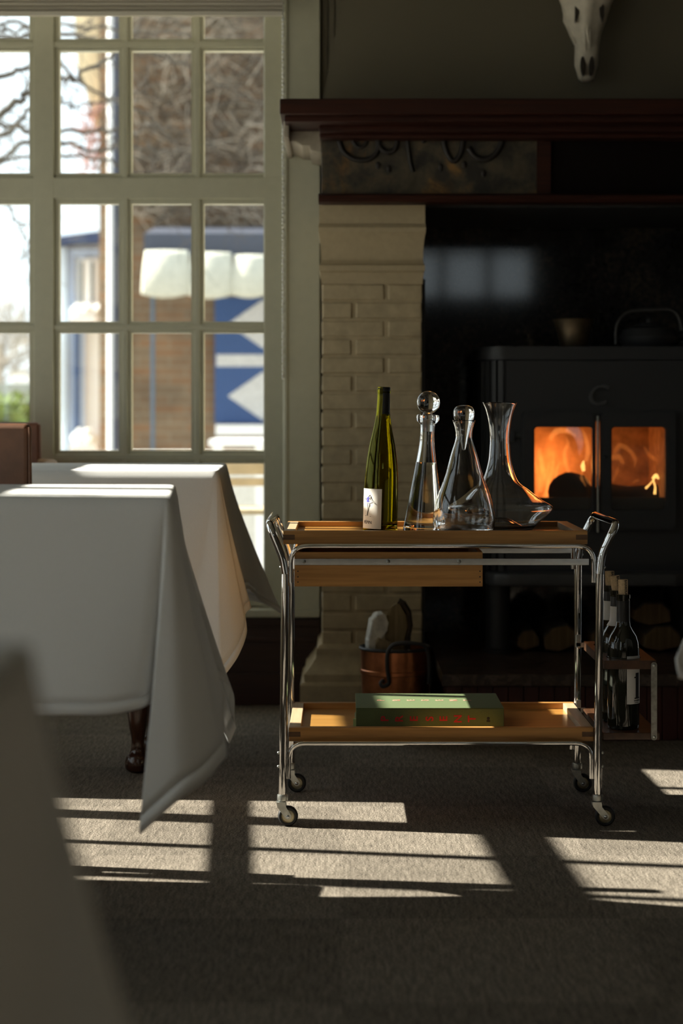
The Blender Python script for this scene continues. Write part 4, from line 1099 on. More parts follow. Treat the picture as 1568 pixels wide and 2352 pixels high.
# wide ship's decanter
vy = 4.562; vb = (X(1147, vy), vy, TF + 0.0004)
vd = thing('glass_decanter', 'wide bottomed open glass wine decanter with a flared neck', 'decanter', vb, 'glass decanters on the upper tray')
o_rows = [(1222, 68), (1217, 74), (1200, 90), (1184, 108), (1172, 120), (1166, 122), (1160, 118), (1145, 92), (1124, 65), (1104, 41), (1063, 27), (1025, 23), (1000, 22.5), (965, 26.5), (940, 33), (924, 40)]
out = prof_px(vy, vb[2], o_rows); out[0] = (out[0][0], 0.0)
fo = fine(out, 6)
inn = [(r - 0.0018, z) for r, z in fo if z > 0.006]
obj('decanter_glass', MB().lathe([(0, 0.026), (0.02, 0.0235), (0.04, 0.012), (0.055, 0.002), (0.062, 0)] + fo + [(fo[-1][0] - 0.0012, fo[-1][1])] + list(reversed(inn))[1:] + [(0.064, 0.0045), (0.055, 0.006), (0.04, 0.015), (0.02, 0.0265), (0, 0.029)], vb, 80), M_clear, vd, smooth=60)

# ------------------------------------------------------------------ book on the lower tray
b0, b1, by0, by1, bz0, bz1 = X(817, 4.36), X(1157, 4.36), 4.36, 4.59, LF + 0.0005, Z(1626, 4.36)
bo = thing('book', 'thick green cloth-bound book with red spine letters on the lower tray', 'book', ((b0 + b1) / 2, (by0 + by1) / 2, bz0))
obj('cover', MB().box(b0, b1, by0, by0 + 0.004, bz0, bz1, 0.0015).box(b0, b1, by0, by1, bz1 - 0.0035, bz1, 0.0012).box(b0 - 0.001, b1, by0, by1, bz0, bz0 + 0.0035, 0.0012), M_bookcloth, bo)
obj('pages', MB().box(b0 + 0.003, b1 - 0.004, by0 + 0.004, by1 - 0.004, bz0 + 0.003, bz1 - 0.003), M_pages, bo, smooth=0)
obj('ribbon', MB().box(b0 - 0.006, b0 + 0.004, by0 + 0.012, by0 + 0.016, bz0 + 0.003, bz0 + 0.022, 0.0005), plain('green ribbon', (0.25, 0.36, 0.16), 0.6), bo)
sm, tmn = MB(), MB()
for ch_, px in zip('PRESENT', (884, 917, 951, 987, 1019, 1052, 1084)):
    sm.mesh(text_mesh(ch_, 0.024, 0.0002, bold=0.0006), Matrix.Translation((X(px, 4.36), by0 - 0.0003, Z(1651, 4.36))) @ Matrix.Rotation(math.pi / 2, 4, 'X') @ Matrix.Rotation(math.pi / 2, 4, 'Z'))
for ch_, px in zip('PRESENT', (875, 911, 944, 977, 1010, 1042, 1074)):
    tmn.mesh(text_mesh(ch_, 0.024, 0.0002, bold=0.0006), Matrix.Translation((X(px, 4.47), 4.475, bz1 + 0.0003)) @ Matrix.Rotation(math.pi / 2, 4, 'Z'))
obj('spine_lettering', sm, M_redink, bo, smooth=0)
obj('cover_lettering', tmn, M_pinkink, bo, smooth=0)
sm = MB()
sm.ball((X(1121, 4.36), by0, Z(1650, 4.36)), 0.0035, 2, (1, 0.2, 1)).box(X(1117, 4.36), X(1125, 4.36), by0 - 0.0005, by0 + 0.001, Z(1658, 4.36), Z(1654, 4.36))
obj('spine_emblem', sm, M_ink, bo, smooth=0)

# ------------------------------------------------------------------ red wine bottles in the rack
def red_bottle(x, y, label, cork_tilt):
    base = (x, y, 0.2018)
    rb_ = thing('red_wine_bottle', label, 'bottle', base, 'dark wine bottles in the cart rack')
    pr = [(0, 0.012), (0.02, 0.005), (0.030, 0), (0.0345, 0.003), (0.0355, 0.01), (0.0357, 0.175), (0.0345, 0.192), (0.030, 0.207), (0.022, 0.219), (0.0165, 0.228), (0.0145, 0.240), (0.0142, 0.285), (0.0142, 0.288), (0.0156, 0.289), (0.0156, 0.297), (0.0145, 0.298), (0.0100, 0.298), (0.0100, 0.27), (0, 0.27)]
    obj('bottle_glass', MB().lathe(pr, base, 48), M_black, rb_, smooth=40)
    obj('foil_capsule', MB().lathe([(0.0150, 0.238), (0.0148, 0.243), (0.0146, 0.284)], base, 32), M_foil, rb_)
    c = MB().lathe([(0, 0.275), (0.0092, 0.275), (0.0096, 0.290), (0.0108, 0.305), (0.0108, 0.331), (0, 0.331)], (0, 0, 0), 28)
    T = Matrix.Translation((x, y, base[2] + 0.29)) @ Matrix.Rotation(cork_tilt, 4, 'Y') @ Matrix.Translation((0, 0, -0.29))
    co = obj('cork', c.transform(T), M_cork, rb_)
    tm = text_mesh('BARBERA', 0.0082, 0.0001, bold=0.0001)
    tm.transform(Matrix.Rotation(-math.pi / 2, 4, 'Z'))
    me = wrap(tm, 0.0108, 0.45, 0.314, (0, 0, 0))
    obj('cork_lettering', MB().mesh(me).transform(T), M_ink, co, smooth=0)
    lb = obj('label', curved_label(0.0357, 0.92, 0.060, 0.058, 0.164, 0.0004, 24).transform(Matrix.Translation(base)), M_paper2, rb_)
    t1 = MB().mesh(wrap(text_mesh('1', 0.075, 0.0001, bold=0.0022), 0.0357, 0.86, 0.0955, (0, 0, 0), off=0.0008))
    for tx, z, sz in (('BARBERA', 0.0985, 0.0055), ('DENOMINAZIONE', 0.0940, 0.0035), ('ITALIA', 0.0895, 0.0035)): pass
    def rule(a0, a1, z, h): return MB().sheet(lambda u, v: Vector(((0.0357 + 0.0008) * math.sin(a0 + (a1 - a0) * u), -(0.0357 + 0.0008) * math.cos(a0 + (a1 - a0) * u), z + h * v)), 10, 1)
    for a0, a1, z, h in ((0.62, 1.1, 0.1003, 0.010 * 0), ): pass
    for a0, a1, z, h in ((0.60, 1.06, 0.0600, 0.0012), (0.50, 0.90, 0.1520, 0.0015), (0.60, 1.14, 0.0692, 0.0028), (0.58, 0.90, 0.1150, 0.0032)): t1._merge(rule(a0, a1, z, h).bm)
    t1.mesh(wrap(text_mesh('BARBERA', 0.0050, 0.0001, bold=0.0001), 0.0357, 0.86, 0.0652, (0, 0, 0), off=0.0008))
    obj('numeral', t1.transform(Matrix.Translation(base)), M_ink, lb, smooth=0)
    if y > 4.4: obj('neck_label', MB().lathe([(0.0232, 0.2185), (0.0174, 0.228), (0.0156, 0.239), (0.0154, 0.262)], base, 32), M_paper2, rb_)
    return rb_
r1 = red_bottle(BXS[0][0], BXS[0][1], 'dark wine bottle in front in the cart rack, large 1 on its label', -0.02)
r2 = red_bottle(BXS[1][0], BXS[1][1], 'dark wine bottle in the middle of the cart rack, hidden by the bottle labelled 1', -0.12)
r3 = red_bottle(BXS[2][0], BXS[2][1], 'dark wine bottle at the back of the cart rack, its cork standing highest', -0.02)

# ------------------------------------------------------------------ tables under white cloths
TZ = 0.766
M_hem = linen('folded linen hem', (0.80, 0.79, 0.77), 0.08)
def table(corners, label, legs_at, z=TZ - 0.004):
    """corners: front-left, front-right, back-right, back-left (x, y)"""
    cx_ = sum(c[0] for c in corners) / 4; cy_ = sum(c[1] for c in corners) / 4
    t = thing('dining_table', label, 'table', (cx_, cy_, 0), 'dining tables under white cloths')
    ins = [((c[0] - cx_) * 0.985 + cx_, (c[1] - cy_) * 0.985 + cy_) for c in corners]
    obj('table_top', MB().prism(ins, 'Z', z - 0.03, z, 0.004), M_legwood, t)
    for lx_, ly_ in legs_at:
        prof = [(0, 0), (0.020, 0), (0.030, 0.008), (0.033, 0.022), (0.028, 0.040), (0.018, 0.055), (0.017, 0.085), (0.024, 0.13), (0.034, 0.26), (0.038, 0.40), (0.030, 0.47), (0.024, 0.49), (0.032, 0.51), (0.032, 0.53), (0.028, 0.545), (0.036, z - 0.03), (0, z - 0.03)]
        obj('leg', MB().lathe(fine(prof[1:-1], 4), (lx_, ly_, 0), 24), M_legwood, t)
    return t
def cloth(corners, label, hem, base_drop, folds=0.006, seed=1, z=TZ, pw=1.15):
    """corners as for table(); hem: [(u, Vector, sharp)] lower edge, u runs 0..4 round the corners (0 front-left, 1 front-right, 2 back-right, 3 back-left)"""
    C = [Vector((c[0], c[1], z)) for c in corners]
    ctr = (C[0] + C[1] + C[2] + C[3]) / 4
    cw = 0.12                                           # share of u given to a rounded corner
    rad = 0.016
    def top(u):
        u %= 4; k = int(round(u)) ; d = u - k; k %= 4
        p, n, m = C[k], C[(k + 1) % 4], C[(k - 1) % 4]
        dn, dm = (n - p).normalized(), (m - p).normalized()
        if abs(d) <= cw:
            t = (d + cw) / (2 * cw)
            a, b = p + dm * rad, p + dn * rad
            return a * (1 - t) ** 2 + p * 2 * t * (1 - t) + b * t * t
        i = int(u); a, b = C[i], C[(i + 1) % 4]; dr = (b - a).normalized()
        t = (u - i - cw) / (1 - 2 * cw)
        return (a + dr * rad).lerp(b - dr * rad, t)
    def outward(u):
        e = 0.02; a, b = top(u - e), top(u + e); d = (b - a)
        n = Vector((d.y, -d.x, 0)); n = n.normalized()
        return n
    hem = sorted(hem, key=lambda h: h[0])
    ext = [(u - 4, p, s) for u, p, s in hem] + hem + [(u + 4, p, s) for u, p, s in hem]
    def hemp(u):
        i = max(k for k in range(len(ext)) if ext[k][0] <= u + 1e-9)
        i = min(i, len(ext) - 2)
        (u0, p1, s1), (u1, p2, s2) = ext[i], ext[i + 1]
        t = (u - u0) / (u1 - u0)
        p0 = ext[i - 1][1] if (i and not s1) else p1 * 2 - p2
        p3 = ext[i + 2][1] if (i + 2 < len(ext) and not s2) else p2 * 2 - p1
        m1 = (p2 - p0) * 0.5; m2 = (p3 - p1) * 0.5
        if s1: m1 = p2 - p1
        if s2: m2 = p2 - p1
        lim = (p2 - p1).length * 1.5
        if m1.length > lim: m1 = m1.normalized() * lim
        if m2.length > lim: m2 = m2.normalized() * lim
        return p1 * (2 * t ** 3 - 3 * t * t + 1) + m1 * (t ** 3 - 2 * t * t + t) + p2 * (-2 * t ** 3 + 3 * t * t) + m2 * (t ** 3 - t * t)
    us = set(h[0] % 4 for h in hem)
    for k in range(4):
        for j in range(-18, 19): us.add((k + cw * j / 18 * 1.0) % 4)
        for j in range(1, 60): us.add(k + cw + (1 - 2 * cw) * j / 60)
    us = sorted(us); nu = len(us); ns = 22
    rnd = random.Random(seed); ph = [rnd.uniform(0, 6.28) for _ in range(4)]; fq = [rnd.uniform(5, 7), rnd.uniform(9, 12), rnd.uniform(15, 19), 3]
    m = MB(); b = m.bm; rings = []
    def ringat(fn): rings.append([b.verts.new(fn(u)) for u in us])
    for ins, dz in ((0.05, 0.0), (0.012, 0.0), (0.006, -0.0008), (0.002, -0.003)):
        ringat(lambda u: top(u) - outward(u) * ins + Vector((0, 0, dz)))
    for j in range(1, ns + 1):
        s = (j / (ns - 1)) * 0.945 if j < ns else 1.0
        def f(u):
            a = top(u) + outward(u) * 0.001 + Vector((0, 0, -0.008)); h = hemp(u)
            hs = s ** pw
            p = Vector((a.x + (h.x - a.x) * hs, a.y + (h.y - a.y) * hs, a.z + (h.z - a.z) * s))
            d = abs(u - round(u)); w = min(1, max(0, (d - 0.02) / 0.2))
            q = sum(math.sin(fq[i] * u * 1.6 + ph[i]) / (i + 1) for i in range(3))
            return p + outward(u) * (folds * q * s * w)
        ringat(f)
    hm = MB(); hr = [[hm.bm.verts.new(v.co) for v in R] for R in rings[-2:]]      # stitched hem: its own band along the lower edge
    for v in rings[-1]: b.verts.remove(v)
    rings.pop()
    for A, B in zip(hr, hr[1:]):
        for k in range(nu): hm.bm.faces.new((A[k], A[(k + 1) % nu], B[(k + 1) % nu], B[k]))
    bmesh.ops.recalc_face_normals(hm.bm, faces=hm.bm.faces)
    for A, B in zip(rings, rings[1:]):
        for k in range(nu): b.faces.new((A[k], A[(k + 1) % nu], B[(k + 1) % nu], B[k]))
    c = b.verts.new(ctr)
    for k in range(nu): b.faces.new((c, rings[0][(k + 1) % nu], rings[0][k]))
    bmesh.ops.recalc_face_normals(b, faces=b.faces)
    o = obj('tablecloth', m, M_cloth, smooth=80, base=(ctr.x, ctr.y, z))
    md = o.modifiers.new('thickness', 'SOLIDIFY'); md.thickness = 0.0012; md.offset = 0
    hb = obj('hem', hm, M_hem, o, smooth=80); md = hb.modifiers.new('thickness', 'SOLIDIFY'); md.thickness = 0.0022; md.offset = 0
    return tag(o, label, 'tablecloth', 'white linen tablecloths')
V = Vector
def straight(corners, drop, skip=(), tips=True, tipdrop=1.36, out=0.012):
    """plain hanging hem for the sides nobody sees closely"""
    h = []
    ctr = V((sum(c[0] for c in corners) / 4, sum(c[1] for c in corners) / 4, 0))
    for k in range(4):
        a, b2 = V((*corners[k], 0)), V((*corners[(k + 1) % 4], 0)); d = (b2 - a); n = V((d.y, -d.x, 0)).normalized()
        for t in (0.2, 0.5, 0.8): h.append((k + t, a + d * t + n * out + V((0, 0, TZ - drop)), False))
        dg = (a - ctr).normalized()
        h.append((k, a + dg * 0.09 + V((0, 0, TZ - drop * tipdrop)), True))
    return [x for x in h if not any(lo - 1e-6 <= x[0] <= hi + 1e-6 for lo, hi in skip)]

# table in front, just beyond the nearest one
nt_ = [(-1.62, 3.26), (-0.275, 3.18), (-0.316, 3.75), (-1.66, 3.81)]
table(nt_, 'dark dining table under the cloth in front of the serving cart', [(-1.45, 3.4), (-0.60, 3.36), (-0.62, 3.64), (-1.45, 3.66)])
h = straight(nt_, 0.34, skip=[(0.3, 1.0), (1.0, 1.99), (2.0, 2.05)])
h += [(0.35, at(-460, 1641, 3.19), False), (0.6, at(-60, 1641, 3.165), False), (0.78, at(160, 1641, 3.15), False), (0.84, at(250, 1641, 3.15), False), (0.88, at(318, 1628, 3.165), False), (0.91, at(350, 1612, 3.195), True),
      (0.985, at(320, 1918, 3.125), True), (1.03, at(410, 1838, 3.14), False), (1.075, at(470, 1795, 3.17), False), (1.10, at(519, 1738, 3.21), True), (1.16, at(512, 1660, 3.30), False), (1.30, at(508, 1592, 3.44), False), (1.6, at(496, 1560, 3.57), False), (1.84, at(487, 1578, 3.70), False),
      (1.93, at(500, 1640, 3.75), False), (2.0, at(526, 1707, 3.77), True), (2.03, at(541, 1672, 3.80), True), (2.10, at(500, 1560, 3.775), False)]
cloth(nt_, 'white tablecloth with a long hanging point, in front of the serving cart', h, 0.32, 0.004, 3)

# table by the window
ft = [(-1.60, 4.78), (-0.293, 4.70), (-0.312, 5.36), (-1.62, 5.44)]
table(ft, 'dark dining table under the far cloth beside the tall window', [(-1.45, 4.95), (-0.512, 4.93), (-0.5, 5.2), (-1.45, 5.25)])
h = straight(ft, 0.31, skip=[(0.7, 1.0), (1.0, 2.06)])
h += [(0.6, at(0, 1400, 4.71), False), (0.84, at(395, 1402, 4.69), False), (0.92, at(440, 1440, 4.685), False), (0.965, at(508, 1562, 4.66), True), (0.99, at(545, 1510, 4.675), False), (1.01, at(566, 1455, 4.70), False), (1.035, at(563, 1412, 4.72), False), (1.06, at(577, 1397, 4.74), True), (1.085, at(545, 1394, 4.79), False),
      (1.13, at(546, 1382, 4.88), False), (1.4, at(566, 1352, 5.05), False), (1.75, at(590, 1372, 5.30), False), (1.88, at(615, 1390, 5.42), False), (2.0, at(648, 1410, 5.46), True), (2.06, at(600, 1385, 5.45), False)]
cloth(ft, 'white tablecloth over the far table beside the tall window', h, 0.31, 0.004, 8)

# nearest table, out of focus at the lower left
ct_ = [(-0.86, 0.58), (-0.178, 0.56), (-0.182, 1.17), (-0.87, 1.19)]
table(ct_, 'dark dining table under the blurred cloth at the lower left', [(-0.75, 0.72), (-0.33, 0.72), (-0.33, 1.0), (-0.75, 1.02)])
h = straight(ct_, 0.33, skip=[(0.9, 1.1), (1.6, 2.3)])
h += [(0.8, V((-0.26, 0.545, 0.45)), False), (1.0, V((-0.15, 0.51, 0.36)), True), (1.2, V((-0.165, 0.66, 0.44)), False), (1.55, V((-0.172, 0.90, 0.44)), False), (1.80, V((-0.170, 1.06, 0.44)), False), (1.87, V((-0.145, 1.105, 0.43)), False), (1.94, V((-0.092, 1.125, 0.39)), False), (2.0, V((-0.045, 1.145, 0.30)), True), (2.08, V((-0.14, 1.225, 0.42)), False), (2.3, V((-0.35, 1.20, 0.44)), False)]
cloth(ct_, 'blurred white tablecloth close up at the lower left corner', h, 0.33, 0.004, 5)

# table at the right, only the tip of its cloth reaches into view
rt = [(0.72, 3.10), (1.44, 3.20), (1.36, 3.92), (0.80, 3.84)]
table(rt, 'dark dining table under the cloth at the right edge', [(0.92, 3.32), (1.2, 3.36), (1.16, 3.7), (0.96, 3.66)])
h = straight(rt, 0.30, skip=[(0.0, 0.05), (3.7, 4.0)])
h += [(3.72, V((0.71, 3.25, 0.47)), False), (3.88, at(1572, 1560, 3.14), False), (3.95, at(1557, 1548, 3.09), False), (0.0, at(1553, 1512, 3.07), False), (0.05, at(1575, 1560, 3.08), False)]
cloth(rt, 'white tablecloth whose corner shows at the right edge', h, 0.30, 0.003, 6, pw=0.5)

# ------------------------------------------------------------------ leather chairs
def chair(name, label, xr, yb, ztop, w, mat, face=1, arms=False):
    xl = xr - w; y0 = yb
    c = thing(name, label, 'chair', ((xl + xr) / 2, yb + 0.25, 0), 'leather dining chairs')
    b = MB()
    def fn(px, z): return px
    b.box(xl, xr, y0, y0 + 0.032, 0.36, ztop, 0.012, 3)
    for v in b.bm.verts:
        t = (v.co.z - 0.40) / (ztop - 0.40)
        v.co.x += (-0.012 if v.co.x > (xl + xr) / 2 else 0.012) * t
        v.co.y -= 0.03 * t * face
        if t > 0.9: v.co.z -= 0.006 * ((v.co.x - (xl + xr) / 2) / (w / 2)) ** 2
    obj('backrest', b, mat, c, smooth=50)
    sw = MB().tube([(xr + 0.0, y0 + 0.001, 0.40), (xr - 0.012, y0 + 0.001 - 0.03 * face, ztop - 0.012)], 0.0022, 6)
    obj('piping', sw, mat, c)
    obj('seat', MB().box(xl + 0.005, xr - 0.005, min(y0 + 0.03 * face, y0 + 0.46 * face) + (0.055 if face < 0 else 0), max(y0 + 0.03 * face, y0 + 0.46 * face), 0.37, 0.428, 0.014, 3), mat, c, smooth=50)
    for px, py in ((xl + 0.03, y0 + 0.03), (xr - 0.03, y0 + 0.03), (xl + 0.03, y0 + 0.42 * face), (xr - 0.03, y0 + 0.42 * face)):
        obj('leg', MB().prism([(px - 0.018, py - 0.018), (px + 0.018, py - 0.018), (px + 0.018, py + 0.018), (px - 0.018, py + 0.018)], 'Z', 0, 0.38, 0.002), M_legwood, c)
    if arms:
        for s, ax in ((1, xr), (-1, xl)):
            pts = spline([(ax + s * 0.0, y0 - 0.005, 0.764), (ax + s * 0.035, y0 - 0.07, 0.763), (ax + s * 0.052, y0 - 0.18, 0.760), (ax + s * 0.050, y0 - 0.30, 0.754)], 6)
            m = MB().tube(pts, 0.016, 12)
            for v in m.bm.verts: v.co.z = 0.760 + (v.co.z - 0.760) * 0.5
            m.tube([(ax + s * 0.05, y0 - 0.28, 0.75), (ax + s * 0.04, y0 - 0.27, 0.40)], 0.013, 10)
            obj('armrest', m, M_chairwood, c)
    return c
ca = chair('leather_chair', 'brown leather chair between the two white tables, tucked under the front one', X(58, 3.95) + 0.050, 3.90, Z(967, 3.94), 0.44, M_leather, face=-1)
ca.rotation_euler.z = math.radians(-6)
chair('leather_chair', 'reddish leather chair behind the far table, in front of the window', X(96, 5.78), 5.79, Z(966, 5.80), 0.44, M_leather2, face=-1, arms=True)

# ------------------------------------------------------------------ outside the tall window
GZ = -0.10
gm, gnt, gb = _mat('pale paving')
gf = noise(gnt, objcoord(gnt), 2.0, 6)
gnt.links.new(ramp(gnt, gf, [(0.3, (0.34, 0.325, 0.29)), (0.7, (0.48, 0.46, 0.415))]), gb.inputs['Base Color']); gb.inputs['Roughness'].default_value = 0.9
gr = MB().box(-60, 60, BY + 0.7, 120, GZ - 0.3, GZ).box(-60, -2.4, -40, BY + 0.7, GZ - 0.3, GZ)
struct('ground', gr, gm, smooth=0, base=(0, 6.8, GZ))
M_hbrick = brick_mat('house brick', (0.25, 0.145, 0.08), (0.20, 0.145, 0.095), (0.26, 0.225, 0.17), 3.2, 0.66, 0.20, 0.012)
M_blue = plain('blue shutter paint', (0.034, 0.082, 0.225), 0.5, var=0.05)
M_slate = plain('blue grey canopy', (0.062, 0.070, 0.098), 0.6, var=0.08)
M_white = plain('white house paint', (0.90, 0.90, 0.90), 0.6, var=0.03)
M_pale = plain('pale blue house paint', (0.42, 0.52, 0.72), 0.6, var=0.05)
M_creamw = plain('cream house paint', (0.74, 0.60, 0.38), 0.7, var=0.08, nscale=6)
HY = 13.0
hs = thing('brick_house', 'brown brick house with blue white shutters, seen through the right panes', 'house', (0.2, HY + 1, GZ))
obj('brick_wall', MB().box(X(228, HY), 4.0, HY, HY + 3, GZ, 5.4), M_hbrick, hs, smooth=0)
obj('gable', MB().prism([(X(p, HY), Z(q, HY)) for p, q in ((160, -60), (229, -60), (229, 280), (218, 300), (206, 260), (196, 210), (175, 165))], 'Y', HY + 0.1, HY + 0.6), M_creamw, hs, smooth=0)
obj('downpipe', MB().tube([(X(258, HY), HY - 0.06, GZ + 0.45), (X(258, HY), HY - 0.06, 5.3)], 0.026, 16), M_white, hs)
obj('pipe_shoe', MB().tube([(X(258, HY), HY - 0.06, GZ), (X(258, HY), HY - 0.06, GZ + 0.46)], 0.036, 14), plain('rusty pipe', (0.12, 0.06, 0.05), 0.7), hs)
obj('pipe_shadow', MB().box(X(264, HY), X(274, HY), HY - 0.10, HY, GZ, 5.4), M_slate, hs, smooth=0)  # dark strip standing in for the downpipe's shadow on the wall
obj('canopy', MB().prism([(12.15, Z(588, 12.15)), (12.15, Z(536, 12.15)), (13.0, Z(520, 13.0)), (13.0, Z(560, 13.0))], 'X', X(330, 12.15), 1.5), M_slate, hs, smooth=0)
for (a, b, z1, z0) in ((326, 431, 577, 674), (432, 530, 582, 676), (532, 612, 588, 674), (614, 700, 590, 676)):
    x0, x1 = X(a, 12.05), X(b, 12.05); zt_, zb_ = Z(z1, 12.05), Z(z0, 12.05)
    def fn(u, v, x0=x0, x1=x1, zt_=zt_, zb_=zb_):
        tp_ = 0.02 * (1 - v)
        return V((x0 + tp_ * 1.0 + (x1 - x0 - tp_) * u, 12.12 - 0.10 * math.sin(math.pi * (0.15 + 0.6 * v)) * (0.6 + 0.4 * math.sin(math.pi * u)), zt_ + (zb_ - zt_) * v - 0.022 * v * math.sin(math.pi * u)))
    aw = MB().sheet(fn, 14, 10)
    o = obj('awning', aw, plain('cream awning canvas', (0.52, 0.515, 0.44), 0.8), hs, smooth=70)
    md = o.modifiers.new('t', 'SOLIDIFY'); md.thickness = 0.02
obj('canopy_post', MB().box(X(347, 12.3), X(355, 12.3), 12.27, 12.31, GZ, 1.75), plain('blue grey post', (0.10, 0.14, 0.19), 0.5), hs, smooth=0)
sx0, sx1, sz0, sz1 = X(494, HY), X(716, HY), Z(972, HY), Z(684, HY)
sh = obj('shutter', MB().box(sx0, sx1, HY - 0.05, HY, sz0, sz1), M_blue, hs, smooth=0)
dm = MB()
for cy_ in (745, 910):
    dm.prism([(X(524, HY), Z(cy_, HY)), (X(605, HY), Z(cy_ - 56, HY)), (X(686, HY), Z(cy_, HY)), (X(605, HY), Z(cy_ + 56, HY))], 'Y', HY - 0.056, HY - 0.045)
dm.box(X(498, HY), X(712, HY), HY - 0.056, HY - 0.045, Z(842, HY), Z(815, HY))
obj('hourglass_pattern', dm, plain('shutter white', (0.60, 0.59, 0.58), 0.6), sh, smooth=0)
obj('sill', MB().box(X(498, HY), X(716, HY), HY - 0.14, HY, Z(999, HY), Z(975, HY)), M_white, hs, smooth=0)
for nm, col_, sd, cnt in (('pale_climber', (0.42, 0.35, 0.27), 41, 420), ('dark_climber', (0.07, 0.055, 0.04), 42, 420)):
    cm = MB(); rnd = random.Random(sd)
    for k in range(cnt):
        px, py = rnd.uniform(285, 690), rnd.uniform(-120, 520); a = rnd.gauss(0.5, 0.7) * rnd.choice((-1, 1))
        p = at(px, py, HY - 0.03 - rnd.random() * 0.08); d = V((math.cos(a), 0, math.sin(a))); q = [p]
        for j in range(3):
            d = (d + V((rnd.gauss(0, .35), 0, rnd.gauss(0, .35)))).normalized(); q.append(q[-1] + d * rnd.uniform(0.05, 0.15))
        r_ = rnd.uniform(0.002, 0.007); cm.tube(q, [r_, r_ * 0.9, r_ * 0.7, r_ * 0.4], 4)
    o = obj(nm, cm, plain(nm.replace('_', ' ') + ' stems', col_, 0.9), hs, smooth=0)
ivy = MB(); rnd = random.Random(5)
for k in range(70):
    px = 208 - 22 * abs(rnd.gauss(0, 0.6)) + 12; py = rnd.uniform(262, 398)
    p = at(px, py, HY + 0.05 + rnd.uniform(-0.15, 0.1)); a = rnd.uniform(0, 3.1)
    ivy.tube([p, p + V((0.10 * math.cos(a), rnd.uniform(-.05, .05), 0.10 * math.sin(a)))], 0.006, 4)
o = obj('creeper', ivy, plain('red creeper twigs', (0.50, 0.27, 0.22), 0.8), hs, smooth=0); tag(o, 'red creeper on the house corner')
# white and blue side building
SY2 = 16.0
sb = thing('side_building', 'white and blue bay fronted building left of the brick house', 'house', (X(190, SY2), SY2 + 1, GZ))
obj('wall', MB().box(X(112, SY2), X(262, SY2), SY2, SY2 + 2, GZ, Z(556, SY2)), M_white, sb, smooth=0)
obj('roof_edge', MB().prism([(X(104, SY2), Z(566, SY2)), (X(104, SY2), Z(556, SY2)), (X(270, SY2), Z(534, SY2)), (X(270, SY2), Z(560, SY2))], 'Y', SY2 - 0.3, SY2 + 2), plain('dark blue roof edge', (0.03, 0.06, 0.17), 0.6), sb, smooth=0)
obj('pilaster', MB().box(X(132, SY2), X(157, SY2), SY2 - 0.1, SY2, GZ, Z(570, SY2)), plain('pale bluish white paint', (0.62, 0.74, 0.88), 0.6), sb, smooth=0)
pl = MB()
for a, b in ((160, 172), (186, 196)): pl.box(X(a, SY2), X(b, SY2), SY2 - 0.06, SY2, GZ, Z(585, SY2))
pl.box(X(160, SY2), X(230, SY2), SY2 - 0.07, SY2, Z(590, SY2), Z(572, SY2))
obj('lilac_boarding', pl, M_pale, sb, smooth=0)
obj('blue_board', MB().box(X(173, SY2), X(185, SY2), SY2 - 0.08, SY2, GZ, Z(760, SY2)), M_blue, sb, smooth=0)
w = obj('window_frame', MB().box(X(186, SY2), X(226, SY2), SY2 - 0.09, SY2 - 0.02, Z(705, SY2), Z(597, SY2)), M_white, sb, smooth=0)
obj('window_pane', MB().box(X(189, SY2), X(195, SY2), SY2 - 0.10, SY2 - 0.05, Z(695, SY2), Z(602, SY2)).box(X(212, SY2), X(219, SY2), SY2 - 0.10, SY2 - 0.05, Z(695, SY2), Z(602, SY2)), plain('dark window', (0.03, 0.03, 0.02), 0.1), w, smooth=0)
for nm, cy_, lab in (('flower_box', 722, 'upper white flower box on the blue and white building'), ('flower_box', 1015, 'lower white flower box on the blue and white building')):
    fbx = thing(nm, lab, 'flower box', tuple(at(196, cy_ + 24, SY2 - 0.2)), 'white flower boxes')
    obj('box', MB().box(X(166, SY2 - .2), X(227, SY2 - .2), SY2 - 0.36, SY2 - 0.10, Z(cy_ + 24, SY2 - .2), Z(cy_ + 4, SY2 - .2), 0.01), M_white, fbx)
    bl_ = MB(); rnd = random.Random(cy_)
    for k in range(60): bl_.ball(at(196 + rnd.gauss(0, 12), cy_ + 2 - abs(rnd.gauss(0, 9)), SY2 - 0.23 + rnd.uniform(-.1, .1)), rnd.uniform(0.025, 0.05), 1)
    obj('blossom', bl_, plain('white blossom', (0.85, 0.85, 0.82), 0.8), fbx)
# garden things
M_bench = plain('weathered pale wood', (0.50, 0.40, 0.26), 0.7, var=0.15, nscale=12)
be = thing('garden_bench', 'pale slatted garden bench just outside the lower right panes', 'bench', (X(560, 8.0), 8.0, GZ))
bz = lambda q: Z(q, 8.0)
for a, b in ((1063, 1090), (1097, 1116)): obj('back_slat', MB().box(X(440, 8), X(690, 8), 7.98, 8.0, bz(b), bz(a), 0.002), M_bench, be)
for k in range(4): obj('seat_slat', MB().box(X(440, 8), X(690, 8), 7.60 + 0.095 * k, 7.685 + 0.095 * k, bz(1160) - 0.02, bz(1160), 0.002), M_bench, be)
for px in (450, 680):
    obj('leg', MB().box(X(px - 10, 8), X(px + 10, 8), 7.94, 7.98, GZ, bz(1063), 0.003), M_bench, be)
    obj('leg', MB().box(X(px - 10, 8), X(px + 10, 8), 7.61, 7.65, GZ, bz(1160) - 0.02, 0.003), M_bench, be)
gt = thing('garden_table', 'white garden table standing before the blue shutter outside', 'table', (X(545, 10.5), 10.5, GZ))
obj('table_top', MB().box(X(488, 10.5), X(608, 10.5), 10.2, 10.8, Z(1022, 10.5), Z(1008, 10.5), 0.004), M_white, gt)
